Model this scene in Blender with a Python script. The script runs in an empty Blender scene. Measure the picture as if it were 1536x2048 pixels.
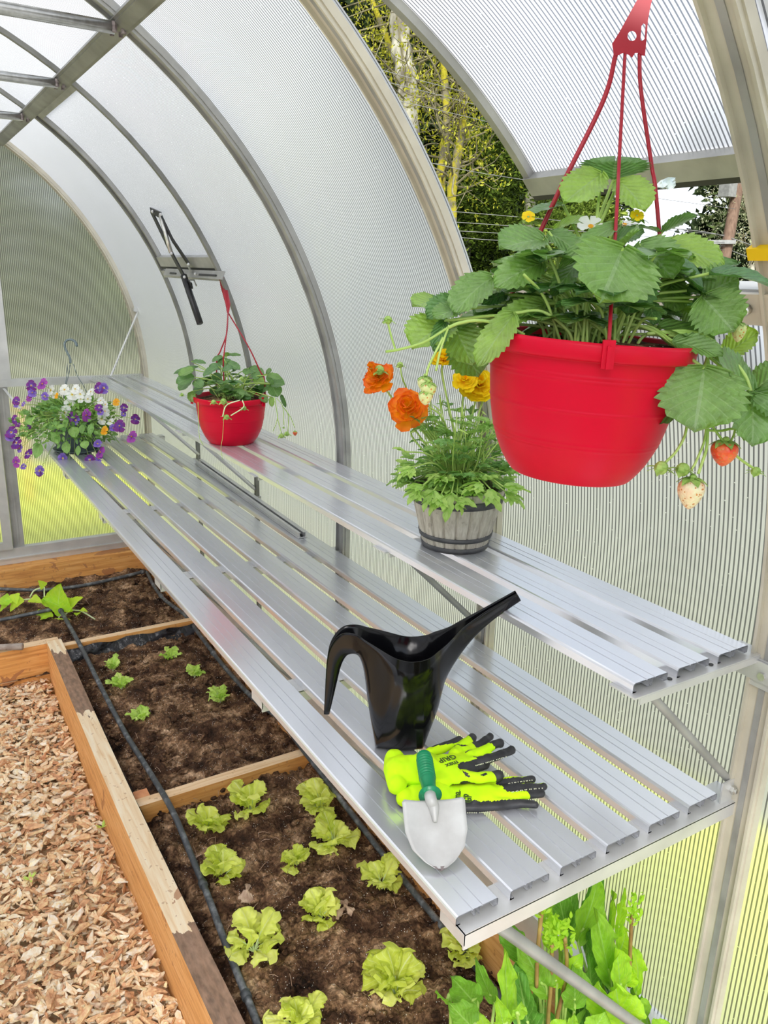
import bpy, math, numpy as np
from mathutils import Vector, Matrix
S = bpy.context.scene
COL = S.collection
rng = np.random.RandomState(7)
# ------------------------------------------------------------ camera
FPX = 1585.68
YAW, PITCH, ROLL = -0.554, -0.2934, 0.0292
def _euler(a, b, c):
    ca, sa = math.cos(a), math.sin(a)
    f0 = np.array([-sa*math.cos(b), ca*math.cos(b), math.sin(b)])
    r0 = np.array([ca, sa, 0.0]); u0 = np.cross(r0, f0)
    return math.cos(c)*r0+math.sin(c)*u0, -math.sin(c)*r0+math.cos(c)*u0, f0
CR, CU, CF = _euler(YAW, PITCH, ROLL)
CP = np.array([-0.5637, -0.6915, 0.8472])
cam_d = bpy.data.cameras.new('camera')
cam_d.sensor_fit = 'VERTICAL'; cam_d.sensor_height = 24.0; cam_d.sensor_width = 18.0
cam_d.lens = FPX*24.0/2048.0
cam_d.clip_start = 0.05; cam_d.clip_end = 400
cam = bpy.data.objects.new('camera', cam_d); COL.objects.link(cam)
M4 = Matrix(((CR[0], CU[0], -CF[0], CP[0]), (CR[1], CU[1], -CF[1], CP[1]), (CR[2], CU[2], -CF[2], CP[2]), (0, 0, 0, 1)))
cam.matrix_world = M4
S.camera = cam
def ray(x, y):
    return CF+CR*(x-768)/FPX-CU*(y-1024)/FPX
def at(x, y, ax, v):            # measured spot of the photo -> point on the plane axis=v
    d = ray(x, y); t = (v-CP[ax])/d[ax]; return CP+t*d
def atd(x, y, depth):           # measured spot -> point at a distance
    return CP+depth*ray(x, y)
# ------------------------------------------------------------ world, sun, exposure
W = bpy.data.worlds.new('sky'); S.world = W; W.use_nodes = True
wn, wl = W.node_tree.nodes, W.node_tree.links
bg = wn['Background']
tc = wn.new('ShaderNodeTexCoord'); nz = wn.new('ShaderNodeTexNoise'); nz.inputs['Scale'].default_value = 2.2; nz.inputs['Detail'].default_value = 5
cr = wn.new('ShaderNodeValToRGB'); cr.color_ramp.elements[0].position = 0.35; cr.color_ramp.elements[1].position = 0.6
cr.color_ramp.elements[0].color = (0.66, 0.80, 1.0, 1); cr.color_ramp.elements[1].color = (1.0, 1.0, 1.0, 1)
wl.new(tc.outputs['Generated'], nz.inputs['Vector']); wl.new(nz.outputs['Fac'], cr.inputs['Fac']); wl.new(cr.outputs['Color'], bg.inputs['Color'])
bg.inputs['Strength'].default_value = 1.25
sd = bpy.data.lights.new('sun', 'SUN'); sd.energy = 3.3; sd.angle = math.radians(24); sd.color = (1.0, 0.97, 0.92)
sun = bpy.data.objects.new('sun', sd); COL.objects.link(sun)
sun.rotation_euler = Vector((-0.55, -0.75, 0.95)).to_track_quat('Z', 'Y').to_euler()
S.view_settings.view_transform = 'Standard'; S.view_settings.look = 'None'
S.view_settings.gamma = 1.0; S.view_settings.use_curve_mapping = False
S.view_settings.exposure = 0.60
cy = S.cycles
cy.max_bounces = 10; cy.diffuse_bounces = 4; cy.glossy_bounces = 3; cy.transmission_bounces = 6; cy.transparent_max_bounces = 12
cy.caustics_reflective = False; cy.caustics_refractive = True
cy.sample_clamp_indirect = 2.5
try: cy.use_denoising = True
except Exception: pass
# ------------------------------------------------------------ node helpers
def new_mat(name):
    m = bpy.data.materials.new(name); m.use_nodes = True
    nt = m.node_tree; b = nt.nodes['Principled BSDF']; return m, nt.nodes, nt.links, b
def noise(n, l, scale, detail=4, vec=None, dist=0.0, rough=0.5):
    t = n.new('ShaderNodeTexNoise'); t.inputs['Scale'].default_value = scale; t.inputs['Detail'].default_value = detail
    t.inputs['Distortion'].default_value = dist; t.inputs['Roughness'].default_value = rough
    if vec: l.new(vec, t.inputs['Vector'])
    return t.outputs['Fac']
def ramp(n, l, fac, stops):
    r = n.new('ShaderNodeValToRGB'); e = r.color_ramp.elements
    e[0].position, e[0].color = stops[0][0], (*stops[0][1], 1); e[1].position, e[1].color = stops[-1][0], (*stops[-1][1], 1)
    for p, c in stops[1:-1]:
        k = e.new(p); k.color = (*c, 1)
    l.new(fac, r.inputs['Fac']); return r.outputs['Color']
def mixc(n, l, fac, a, b, mode='MIX'):
    m = n.new('ShaderNodeMix'); m.data_type = 'RGBA'; m.blend_type = mode
    for s, v in ((m.inputs[0], fac), (m.inputs[6], a), (m.inputs[7], b)):
        if isinstance(v, (int, float)): s.default_value = v
        elif isinstance(v, tuple): s.default_value = (*v, 1)
        else: l.new(v, s)
    return m.outputs[2]
def mth(n, l, op, a, b=None, c=None):
    m = n.new('ShaderNodeMath'); m.operation = op
    for i, v in enumerate((a, b, c)):
        if v is None: continue
        if isinstance(v, (int, float)): m.inputs[i].default_value = v
        else: l.new(v, m.inputs[i])
    return m.outputs[0]
def coords(n, l, scale=(1, 1, 1), kind='Object'):
    t = n.new('ShaderNodeTexCoord'); mp = n.new('ShaderNodeMapping'); mp.inputs['Scale'].default_value = scale
    l.new(t.outputs[kind], mp.inputs['Vector']); return mp.outputs['Vector']
def bump(n, l, h, strength, dist=0.002):
    b = n.new('ShaderNodeBump'); b.inputs['Strength'].default_value = strength; b.inputs['Distance'].default_value = dist
    l.new(h, b.inputs['Height']); return b.outputs['Normal']
def simple(name, c1, c2=None, rough=0.5, metal=0.0, scale=20, bs=0.0, bscale=60, stretch=(1, 1, 1), lo=.35, hi=.65, bd=.002, coat=0.0, spec=None):
    m, n, l, b = new_mat(name)
    v = coords(n, l, stretch)
    if c2: l.new(ramp(n, l, noise(n, l, scale, 5, v), [(lo, c1), (hi, c2)]), b.inputs['Base Color'])
    else: b.inputs['Base Color'].default_value = (*c1, 1)
    b.inputs['Roughness'].default_value = rough; b.inputs['Metallic'].default_value = metal
    if coat: b.inputs['Coat Weight'].default_value = coat
    if spec is not None: b.inputs['Specular IOR Level'].default_value = spec
    if bs: l.new(bump(n, l, noise(n, l, bscale, 5, v), bs, bd), b.inputs['Normal'])
    return m
def attr(n, name):
    a = n.new('ShaderNodeAttribute'); a.attribute_name = name; return a
# polycarbonate twin-wall sheet: translucent plastic, ribs along one direction
def poly_mat(name, axis, per):
    m, n, l, b = new_mat(name); n.remove(b); out = n['Material Output']
    t = n.new('ShaderNodeTexCoord'); sp = n.new('ShaderNodeSeparateXYZ'); l.new(t.outputs['Object'], sp.inputs[0])
    ph = mth(n, l, 'FRACT', mth(n, l, 'MULTIPLY', sp.outputs[axis], 1.0/per))
    tri = mth(n, l, 'ABSOLUTE', mth(n, l, 'SUBTRACT', ph, 0.5))          # 0 centre .5 edge
    line = mth(n, l, 'MULTIPLY', mth(n, l, 'GREATER_THAN', tri, 0.33), 1.0)
    vs = coords(n, l, (1, 1, 1)); dirt = noise(n, l, 3.0, 6, vs, 0.3)
    vor = n.new('ShaderNodeTexVoronoi'); vor.inputs['Scale'].default_value = 75; l.new(vs, vor.inputs['Vector'])
    drop = mth(n, l, 'LESS_THAN', vor.outputs['Distance'], 0.10)
    col = mixc(n, l, line, (0.94, 0.935, 0.955), (0.18, 0.18, 0.20))
    col = mixc(n, l, mth(n, l, 'MULTIPLY', dirt, 0.30), col, (0.50, 0.50, 0.47))
    col = mixc(n, l, mth(n, l, 'MULTIPLY', drop, 0.75), col, (1, 1, 1))
    tr = n.new('ShaderNodeBsdfTranslucent'); l.new(col, tr.inputs['Color'])
    df = n.new('ShaderNodeBsdfDiffuse'); l.new(col, df.inputs['Color'])
    rf = n.new('ShaderNodeBsdfRefraction'); rf.inputs['IOR'].default_value = 1.14; rf.inputs['Roughness'].default_value = 0.38
    l.new(col, rf.inputs['Color'])
    ds = n.new('ShaderNodeVectorMath'); ds.operation = 'SCALE'
    tp = n.new('ShaderNodeBsdfTransparent'); l.new(col, tp.inputs['Color'])
    gl = n.new('ShaderNodeBsdfGlossy'); gl.inputs['Roughness'].default_value = 0.22; gl.inputs['Color'].default_value = (1, 1, 1, 1)
    fr = n.new('ShaderNodeFresnel'); fr.inputs['IOR'].default_value = 1.4
    def mx(f, a, c):
        x = n.new('ShaderNodeMixShader')
        if isinstance(f, float): x.inputs[0].default_value = f
        else: l.new(f, x.inputs[0])
        l.new(a, x.inputs[1]); l.new(c, x.inputs[2]); return x.outputs[0]
    a = mx(0.16, tr.outputs[0], df.outputs[0])
    lw = n.new('ShaderNodeLayerWeight'); lw.inputs['Blend'].default_value = .5; mr = n.new('ShaderNodeMapRange'); mr.interpolation_type = 'SMOOTHSTEP'
    for q_, v_ in zip((1, 2, 3, 4), (.20, .60, .62, .26)): mr.inputs[q_].default_value = v_
    l.new(lw.outputs['Facing'], mr.inputs[0]); a = mx(mr.outputs[0], a, rf.outputs[0])   # the cells scatter more at grazing views; a = mx(0.10, a, tp.outputs[0])
    a = mx(mth(n, l, 'MULTIPLY', fr.outputs[0], 0.5), a, gl.outputs[0])
    l.new(a, out.inputs['Surface']); return m
M = {}
M['poly_y'] = poly_mat('polycarbonate_arch', 1, 0.0085)
M['poly_x'] = poly_mat('polycarbonate_gable', 0, 0.0085)
def alu_mat(name, c, metal):
    m, n, l, b = new_mat(name); v = coords(n, l, (3, .6, 3))
    b.inputs['Base Color'].default_value = (*c, 1); b.inputs['Metallic'].default_value = metal
    l.new(mth(n, l, 'MULTIPLY_ADD', noise(n, l, 4, 2, v), .20, .13), b.inputs['Roughness']); return m
M['alu'] = alu_mat('aluminium_slat', (0.78, 0.79, 0.83), .62)
M['alu_dark'] = simple('aluminium_purlin', (0.17, 0.17, 0.155), (0.25, 0.25, 0.23), 0.45, 0.25, 12)
M['alu_dull'] = simple('aluminium_frame', (0.30, 0.30, 0.285), (0.42, 0.42, 0.40), 0.45, 0.25, 12, .05)
M['alu_beige'] = simple('aluminium_rib_warm', (0.54, 0.50, 0.41), (0.66, 0.62, 0.51), 0.45, 0.2, 10)
M['alu_white'] = simple('aluminium_bright', (0.58, 0.58, 0.57), (0.70, 0.70, 0.69), 0.38, 0.45, 10)
M['gasket'] = simple('black_gasket', (0.03, 0.03, 0.03), None, 0.6)
M['black'] = simple('black_gloss_plastic', (0.004, 0.004, 0.005), None, 0.15, spec=.28)
M['blackmat'] = simple('black_painted_steel', (0.012, 0.012, 0.013), None, 0.4)
M['steel'] = simple('zinc_steel', (0.55, 0.54, 0.5), (0.75, 0.74, 0.7), 0.3, 0.9, 60)
M['red'] = simple('red_plastic', (0.56, 0.0, 0.020), (0.62, 0.0, 0.026), 0.38, 0, 5, .03, 220, spec=.2)
M['redfar'] = M['red']
M['redstrap'] = simple('red_strap_plastic', (0.36, 0.003, 0.016), None, 0.4)
M['greypot'] = simple('grey_green_plastic', (0.10, 0.14, 0.15), (0.13, 0.17, 0.18), 0.4)
M['greenplastic'] = simple('green_grip_plastic', (0.0, 0.20, 0.075), (0.0, 0.24, 0.09), 0.32)
M['neon'] = simple('neon_knit', (0.58, 0.98, 0.0), (0.68, 1.0, 0.0), 0.85, 0, 30, .25, 900, bd=.0006)
M['rubber'] = simple('black_rubber', (0.018, 0.018, 0.02), (0.035, 0.035, 0.038), 0.5, 0, 60, .2, 500, bd=.0006)
M['dots'] = simple('pale_grip_dots', (0.75, 0.75, 0.55), None, 0.6)
M['ink'] = simple('dark_green_ink', (0.05, 0.10, 0.01), None, 0.7)
M['band'] = simple('black_iron_band', (0.045, 0.045, 0.05), (0.09, 0.09, 0.09), 0.6, 0, 40, .3, 120)
M['hose'] = simple('black_drip_hose', (0.05, 0.055, 0.06), (0.26, 0.27, 0.28), 0.5, 0, 40, .3, 200, lo=.5, hi=.8)
M['liner'] = simple('black_plastic_liner', (0.006, 0.006, 0.008), (0.02, 0.02, 0.025), 0.25, 0, 20, .8, 40, bd=.01)
M['brick'] = simple('orange_wood_block', (0.62, 0.24, 0.10), (0.75, 0.34, 0.16), 0.8, 0, 30, .4, 80)
M['gravel'] = simple('gravel_drive', (0.15, 0.155, 0.10), (0.27, 0.275, 0.19), 0.95, 0, 3)
M['ground'] = simple('bare_ground', (0.10, 0.065, 0.04), (0.16, 0.11, 0.07), 0.95, 0, 6)
def wood_mat(name, stretch, cols, stain, staincol, sc=6, axisdata=None):
    m, n, l, b = new_mat(name); v = coords(n, l, stretch)
    g = noise(n, l, sc, 7, v, 0.6); c = ramp(n, l, g, [(.25, cols[0]), (.5, cols[1]), (.75, cols[2])])
    v2 = coords(n, l, (1, 1, 1)); s = noise(n, l, 4.5, 6, v2, .4)
    c = mixc(n, l, mth(n, l, 'MULTIPLY', mth(n, l, 'GREATER_THAN', s, 1-stain), .85), c, staincol)
    s2 = noise(n, l, 55, 3, v2); c = mixc(n, l, mth(n, l, 'MULTIPLY', mth(n, l, 'GREATER_THAN', s2, .66), .5), c, staincol)
    l.new(c, b.inputs['Base Color']); b.inputs['Roughness'].default_value = .7
    l.new(bump(n, l, g, .25, .003), b.inputs['Normal']); return m
M['wood_y'] = wood_mat('cedar_board_along', (14, 1, 14), [(0.56, 0.23, 0.06), (0.78, 0.38, 0.12), (0.88, 0.52, 0.23)], .36, (0.42, 0.16, 0.05))
M['wood_x'] = wood_mat('cedar_board_across', (1, 14, 14), [(0.50, 0.20, 0.05), (0.72, 0.34, 0.09), (0.84, 0.48, 0.18)], .36, (0.40, 0.16, 0.06))
M['wood_top'] = wood_mat('pale_sawn_edge', (14, 1, 14), [(0.78, 0.52, 0.28), (0.90, 0.70, 0.46), (0.95, 0.82, 0.62)], .32, (0.42, 0.20, 0.10))
M['wood_topx'] = wood_mat('pale_sawn_edge_across', (1, 14, 14), [(0.70, 0.42, 0.20), (0.86, 0.60, 0.36), (0.92, 0.72, 0.50)], .3, (0.38, 0.18, 0.08))
M['wood_wet'] = wood_mat('dark_wet_wood', (14, 1, 14), [(0.10, 0.05, 0.03), (0.17, 0.09, 0.055), (0.26, 0.15, 0.09)], .3, (0.07, 0.035, 0.02))
M['stave'] = wood_mat('grey_stave', (8, 8, 1.2), [(0.36, 0.32, 0.26), (0.50, 0.46, 0.38), (0.62, 0.58, 0.50)], .22, (0.30, 0.26, 0.21), 20)
M['handlewood'] = wood_mat('grey_tool_handle', (1, 10, 10), [(0.20, 0.15, 0.12), (0.30, 0.24, 0.2), (0.42, 0.36, 0.3)], .3, (0.12, 0.09, 0.07))
def wet_top():                       # old dark stain with a ragged edge on two stretches of the board
    m = M['wood_top']; n, l = m.node_tree.nodes, m.node_tree.links; b = n['Principled BSDF']; src = b.inputs['Base Color'].links[0].from_socket
    v = coords(n, l, (1, 1, 1)); sp = n.new('ShaderNodeSeparateXYZ'); l.new(v, sp.inputs[0])
    y = mth(n, l, 'MULTIPLY_ADD', noise(n, l, 16, 4, coords(n, l, (2.5, .7, 1))), .30, mth(n, l, 'ADD', sp.outputs[1], -.15))
    k = mth(n, l, 'MAXIMUM', mth(n, l, 'LESS_THAN', y, .90), mth(n, l, 'LESS_THAN', mth(n, l, 'ABSOLUTE', mth(n, l, 'ADD', y, -2.33)), .27))
    g = ramp(n, l, noise(n, l, 30, 5, coords(n, l, (3, 1, 3))), [(.3, (0.10, 0.05, 0.03)), (.7, (0.30, 0.17, 0.11))])
    l.new(mixc(n, l, mth(n, l, 'MULTIPLY', k, .93), src, g), b.inputs['Base Color'])
wet_top()
def soil_mat():
    m, n, l, b = new_mat('potting_soil'); v = coords(n, l)
    f = noise(n, l, 13, 9, v, .2, .65); c = ramp(n, l, f, [(.32, (0.014, 0.007, 0.004)), (.47, (0.070, 0.034, 0.018)), (.57, (0.22, 0.125, 0.066)), (.70, (0.60, 0.40, 0.25))])
    fine = noise(n, l, 120, 5, v); c = mixc(n, l, .75, c, ramp(n, l, fine, [(.35, (0.25, 0.25, 0.25)), (.7, (1.0, 1.0, 1.0))]), 'OVERLAY')
    vo = n.new('ShaderNodeTexVoronoi'); vo.inputs['Scale'].default_value = 150; l.new(v, vo.inputs['Vector'])
    sp = mth(n, l, 'MULTIPLY', mth(n, l, 'LESS_THAN', vo.outputs['Distance'], .17), mth(n, l, 'GREATER_THAN', noise(n, l, 40, 2, v), .54))
    c = mixc(n, l, sp, c, (0.85, 0.8, 0.72)); l.new(c, b.inputs['Base Color']); b.inputs['Roughness'].default_value = .95; b.inputs['Specular IOR Level'].default_value = .2
    l.new(bump(n, l, fine, .9, .012), b.inputs['Normal']); return m
M['soil'] = soil_mat()
def bark_mat():
    m, n, l, b = new_mat('bark_chips'); v = coords(n, l); a = attr(n, 'tint')
    c = ramp(n, l, a.outputs['Fac'], [(0, (0.44, 0.22, 0.11)), (.3, (0.72, 0.43, 0.23)), (.6, (0.90, 0.62, 0.37)), (.85, (0.98, 0.84, 0.58)), (1, (0.60, 0.40, 0.27))])
    c = mixc(n, l, .6, c, ramp(n, l, noise(n, l, 90, 5, v), [(.3, (.28, .24, .22)), (.7, (1, 1, 1))]), 'OVERLAY')
    l.new(c, b.inputs['Base Color']); b.inputs['Roughness'].default_value = .85
    l.new(bump(n, l, noise(n, l, 130, 5, v), .7, .004), b.inputs['Normal']); return m
M['bark'] = bark_mat()
def leaf_mat(name, dark, light, vein, rough=.42, trans=.3, vk=9.0, vs=.25, bs=.5, back=None):
    """tint 0..1 picks dark..light; lu along, lv across the blade give the veins"""
    m, n, l, b = new_mat(name); out = n['Material Output']
    tn, lu, lv = attr(n, 'tint').outputs['Fac'], attr(n, 'lu').outputs['Fac'], attr(n, 'lv').outputs['Fac']
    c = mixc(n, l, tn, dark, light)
    v = coords(n, l); c = mixc(n, l, .5, c, ramp(n, l, noise(n, l, 60, 4, v), [(.3, (.35, .35, .35)), (.7, (.68, .68, .68))]), 'OVERLAY')
    av = mth(n, l, 'ABSOLUTE', lv)
    w = mth(n, l, 'FRACT', mth(n, l, 'MULTIPLY', mth(n, l, 'SUBTRACT', lu, mth(n, l, 'MULTIPLY', av, .45)), vk))
    side = mth(n, l, 'LESS_THAN', w, .12); mid = mth(n, l, 'LESS_THAN', av, .045)
    vm = mth(n, l, 'MAXIMUM', mth(n, l, 'MULTIPLY', side, .55), mid)
    c = mixc(n, l, mth(n, l, 'MULTIPLY', vm, vs*2), c, vein)
    l.new(c, b.inputs['Base Color']); b.inputs['Roughness'].default_value = rough
    tri = mth(n, l, 'ABSOLUTE', mth(n, l, 'SUBTRACT', w, .5))
    h = mth(n, l, 'SUBTRACT', mth(n, l, 'MULTIPLY', noise(n, l, 150, 3, v), 1.1), mth(n, l, 'MULTIPLY', tri, .8))
    l.new(bump(n, l, h, bs, .0025), b.inputs['Normal'])
    tr = n.new('ShaderNodeBsdfTranslucent'); cc = mixc(n, l, 1.0, c, (1.15, 1.25, .75), 'MULTIPLY'); l.new(cc, tr.inputs['Color'])
    x = n.new('ShaderNodeMixShader'); x.inputs[0].default_value = trans
    l.new(b.outputs[0], x.inputs[1]); l.new(tr.outputs[0], x.inputs[2]); l.new(x.outputs[0], out.inputs['Surface']); return m
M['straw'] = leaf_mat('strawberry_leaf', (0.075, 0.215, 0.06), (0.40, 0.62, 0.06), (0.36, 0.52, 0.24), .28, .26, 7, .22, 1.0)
M['straw'].node_tree.nodes['Principled BSDF'].inputs['Coat Weight'].default_value = .8; M['straw'].node_tree.nodes['Principled BSDF'].inputs['Coat Roughness'].default_value = .35
M['lettuce'] = leaf_mat('lettuce_leaf', (0.60, 0.68, 0.06), (0.96, 0.98, 0.24), (0.95, 0.98, 0.6), .5, .35, 6, .25, .5)
M['mustard'] = leaf_mat('mustard_leaf', (0.46, 0.70, 0.08), (0.82, 0.96, 0.28), (0.8, 0.92, 0.5), .5, .35, 5, .2)
M['squash'] = leaf_mat('cucumber_leaf', (0.36, 0.72, 0.03), (0.78, 0.95, 0.06), (0.7, 0.9, 0.3), .5, .4, 5, .2)
M['sorrel'] = leaf_mat('sorrel_leaf', (0.08, 0.28, 0.05), (0.50, 0.82, 0.03), (0.42, 0.66, 0.20), .4, .38, 8, .3, .5)
M['pansyleaf'] = leaf_mat('pansy_leaf', (0.09, 0.24, 0.05), (0.34, 0.56, 0.13), (0.40, 0.58, 0.25), .45, .3, 5, .2)
M['ranleaf'] = leaf_mat('ranunculus_leaf', (0.16, 0.36, 0.09), (0.52, 0.74, 0.18), (0.5, 0.7, 0.3), .45, .3, 5, .2)
M['stem'] = simple('green_stem', (0.30, 0.48, 0.08), (0.50, 0.66, 0.18), .5, 0, 20)
M['stempale'] = simple('pale_stem', (0.62, 0.78, 0.32), (0.85, 0.92, 0.62), .5, 0, 20)
M['stemred'] = simple('red_brown_stem', (0.24, 0.12, 0.04), (0.42, 0.30, 0.08), .5, 0, 20)
M['calyx'] = simple('calyx_green', (0.24, 0.40, 0.07), (0.42, 0.58, 0.15), .6, 0, 80)
M['dry'] = simple('dry_leaf', (0.30, 0.17, 0.11), (0.62, 0.45, 0.32), .8, 0, 40, .4, 100)
def petal_mat(name, stops, mid=None, trans=.25):
    m, n, l, b = new_mat(name); out = n['Material Output']
    c = ramp(n, l, mth(n, l, 'ADD', attr(n, 'lu').outputs['Fac'], mth(n, l, 'MULTIPLY', mth(n, l, 'SUBTRACT', attr(n, 'tint').outputs['Fac'], .5), .35)), stops)
    l.new(c, b.inputs['Base Color']); b.inputs['Roughness'].default_value = .6
    tr = n.new('ShaderNodeBsdfTranslucent'); l.new(c, tr.inputs['Color']); x = n.new('ShaderNodeMixShader'); x.inputs[0].default_value = trans
    l.new(b.outputs[0], x.inputs[1]); l.new(tr.outputs[0], x.inputs[2]); l.new(x.outputs[0], out.inputs['Surface']); return m
M['orange'] = petal_mat('orange_petal', [(0, (1.0, 0.55, 0.0)), (.6, (1.0, 0.38, 0.0)), (1, (0.95, 0.17, 0.01))])
M['yellow'] = petal_mat('yellow_petal', [(0, (0.95, 0.42, 0.0)), (.4, (0.98, 0.66, 0.0)), (1, (0.98, 0.78, 0.01))])
M['purple'] = petal_mat('purple_petal', [(0, (0.75, 0.7, 0.6)), (.22, (0.10, 0.03, 0.30)), (.6, (0.14, 0.01, 0.22)), (1, (0.20, 0.01, 0.20))])
M['violet'] = petal_mat('violet_petal', [(0, (0.9, 0.8, 0.3)), (.25, (0.12, 0.05, 0.40)), (1, (0.30, 0.18, 0.62))])
M['magenta'] = petal_mat('magenta_petal', [(0, (0.15, 0.02, 0.25)), (1, (0.42, 0.06, 0.42))])
M['white'] = petal_mat('white_petal', [(0, (0.8, 0.8, 0.2)), (.25, (0.92, 0.93, 0.85)), (1, (0.96, 0.96, 0.93))])
M['golden'] = petal_mat('golden_petal', [(0, (0.8, 0.3, 0.0)), (1, (0.92, 0.48, 0.01))])
def berry_mat(name, c1, c2):
    m, n, l, b = new_mat(name); v = coords(n, l)
    vo = n.new('ShaderNodeTexVoronoi'); vo.inputs['Scale'].default_value = 260; l.new(v, vo.inputs['Vector'])
    c = ramp(n, l, noise(n, l, 40, 3, v), [(.4, c1), (.6, c2)])
    c = mixc(n, l, mth(n, l, 'LESS_THAN', vo.outputs['Distance'], .28), c, (0.62, 0.22, 0.05)); l.new(c, b.inputs['Base Color'])
    b.inputs['Roughness'].default_value = .3; l.new(bump(n, l, vo.outputs['Distance'], .8, .001), b.inputs['Normal']); return m
M['berry_red'] = berry_mat('red_strawberry', (0.80, 0.06, 0.02), (0.85, 0.22, 0.06))
M['berry_pale'] = berry_mat('pale_strawberry', (0.85, 0.78, 0.50), (0.86, 0.48, 0.30))
M['berry_green'] = berry_mat('green_strawberry', (0.60, 0.70, 0.25), (0.75, 0.75, 0.35))
def grass_mat():
    m, n, l, b = new_mat('lawn_grass'); v = coords(n, l)
    l.new(ramp(n, l, noise(n, l, 1.2, 7, v, .4), [(.3, (0.40, 0.46, 0.03)), (.5, (0.60, 0.66, 0.05)), (.7, (0.78, 0.80, 0.10))]), b.inputs['Base Color'])
    b.inputs['Roughness'].default_value = 1; b.inputs['Specular IOR Level'].default_value = 0; return m
M['grass'] = grass_mat()
def tint_mat(name, stops, trans=.2, rough=.8):
    m, n, l, b = new_mat(name); out = n['Material Output']
    c = ramp(n, l, attr(n, 'tint').outputs['Fac'], stops); l.new(c, b.inputs['Base Color']); b.inputs['Roughness'].default_value = rough; b.inputs['Specular IOR Level'].default_value = .1
    tr = n.new('ShaderNodeBsdfTranslucent'); l.new(c, tr.inputs['Color']); x = n.new('ShaderNodeMixShader'); x.inputs[0].default_value = trans
    l.new(b.outputs[0], x.inputs[1]); l.new(tr.outputs[0], x.inputs[2]); l.new(x.outputs[0], out.inputs['Surface']); return m
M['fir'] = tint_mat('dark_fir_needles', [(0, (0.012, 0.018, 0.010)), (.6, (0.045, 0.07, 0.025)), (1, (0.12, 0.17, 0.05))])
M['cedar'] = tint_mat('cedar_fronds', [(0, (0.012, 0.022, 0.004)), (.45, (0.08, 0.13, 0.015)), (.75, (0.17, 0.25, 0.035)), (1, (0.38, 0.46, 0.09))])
M['mossleaf'] = tint_mat('yellow_spring_leaves', [(0, (0.20, 0.21, 0.02)), (.6, (0.42, 0.42, 0.03)), (1, (0.66, 0.64, 0.10))], .4)
M['paleleaf'] = tint_mat('pale_spring_leaves', [(0, (0.42, 0.46, 0.22)), (1, (0.78, 0.80, 0.55))], .4)
M['trunk'] = simple('lichen_bark', (0.16, 0.14, 0.10), (0.52, 0.50, 0.40), .9, 0, 6, .6, 20, (1, 1, .3), bd=.02)
M['twig'] = simple('dark_twigs', (0.10, 0.085, 0.05), (0.26, 0.23, 0.13), .9, 0, 3)
M['mosstrunk'] = simple('mossy_bark', (0.36, 0.31, 0.015), (0.17, 0.15, 0.09), .95, 0, 4.5, .8, 30, lo=.46, hi=.56, bd=.02)
M['polewood'] = simple('brown_pole_wood', (0.14, 0.085, 0.055), (0.22, 0.14, 0.095), .85, 0, 5, stretch=(4, 4, .5))
M['wire'] = simple('grey_cable', (0.20, 0.20, 0.19), None, .6)
M['yellowtape'] = simple('yellow_band', (0.95, 0.62, 0.0), None, .6)
M['blade'] = simple('white_painted_blade', (0.42, 0.41, 0.39), (0.58, 0.58, 0.56), 0.42, .15, 18, .1, 90, lo=.25, hi=.6)
M['rust'] = simple('soiled_steel', (0.13, 0.10, 0.10), (0.32, 0.28, 0.27), .7, 0, 120)
M['tapeclear'] = simple('clear_blue_tape', (0.65, 0.78, 0.80), (0.85, 0.9, 0.9), .25, 0, 60)
# ------------------------------------------------------------ mesh helpers
class MB:
    """collects pieces of ONE mesh"""
    def __init__(s): s.v = []; s.f = []; s.n = 0; s.m = []; s.t = []; s.lu = []; s.lv = []
    def add(s, V, F, mi=0, tint=.5, lu=None, lv=None):
        V = np.asarray(V, float).reshape(-1, 3); k = len(V)
        s.v.append(V); 
        for f in F: s.f.append(tuple(int(i)+s.n for i in f)); s.m.append(mi)
        s.t.append(np.full(k, tint) if np.isscalar(tint) else np.asarray(tint))
        s.lu.append(np.zeros(k) if lu is None else lu); s.lv.append(np.zeros(k)+.3 if lv is None else lv)
        s.n += k; return s
    def build(s, name, mats, parent=None, smooth=False, loc=None):
        me = bpy.data.meshes.new(name); V = np.concatenate(s.v)
        if loc is not None: V = V-np.asarray(loc)
        elif parent is not None:
            rt = parent
            while rt.parent: rt = rt.parent
            V = V-np.array(rt.location)
        me.from_pydata(V.tolist(), [], s.f); 
        if not isinstance(mats, (list, tuple)): mats = [mats]
        for m in mats: me.materials.append(m)
        if len(mats) > 1: me.polygons.foreach_set('material_index', s.m)
        for nm, d in (('tint', s.t), ('lu', s.lu), ('lv', s.lv)):
            a = me.attributes.new(nm, 'FLOAT', 'POINT'); a.data.foreach_set('value', np.concatenate(d).astype(np.float32))
        if smooth: me.polygons.foreach_set('use_smooth', [True]*len(me.polygons))
        me.update()
        o = bpy.data.objects.new(name, me); COL.objects.link(o)
        if parent is not None:
            o.parent = parent
        elif loc is not None: o.location = loc
        return o
def tag(o, label, cat, group=None, kind=None):
    if label: o['label'] = label
    if cat: o['category'] = cat
    if group: o['group'] = group
    if kind: o['kind'] = kind
    return o
def thing(name, loc, label, cat, group=None):
    o = bpy.data.objects.new(name, None); COL.objects.link(o); o.location = Vector([float(c) for c in loc]); o.empty_display_size = .05
    return tag(o, label, cat, group)
def struct(o): o['kind'] = 'structure'; return o
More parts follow.
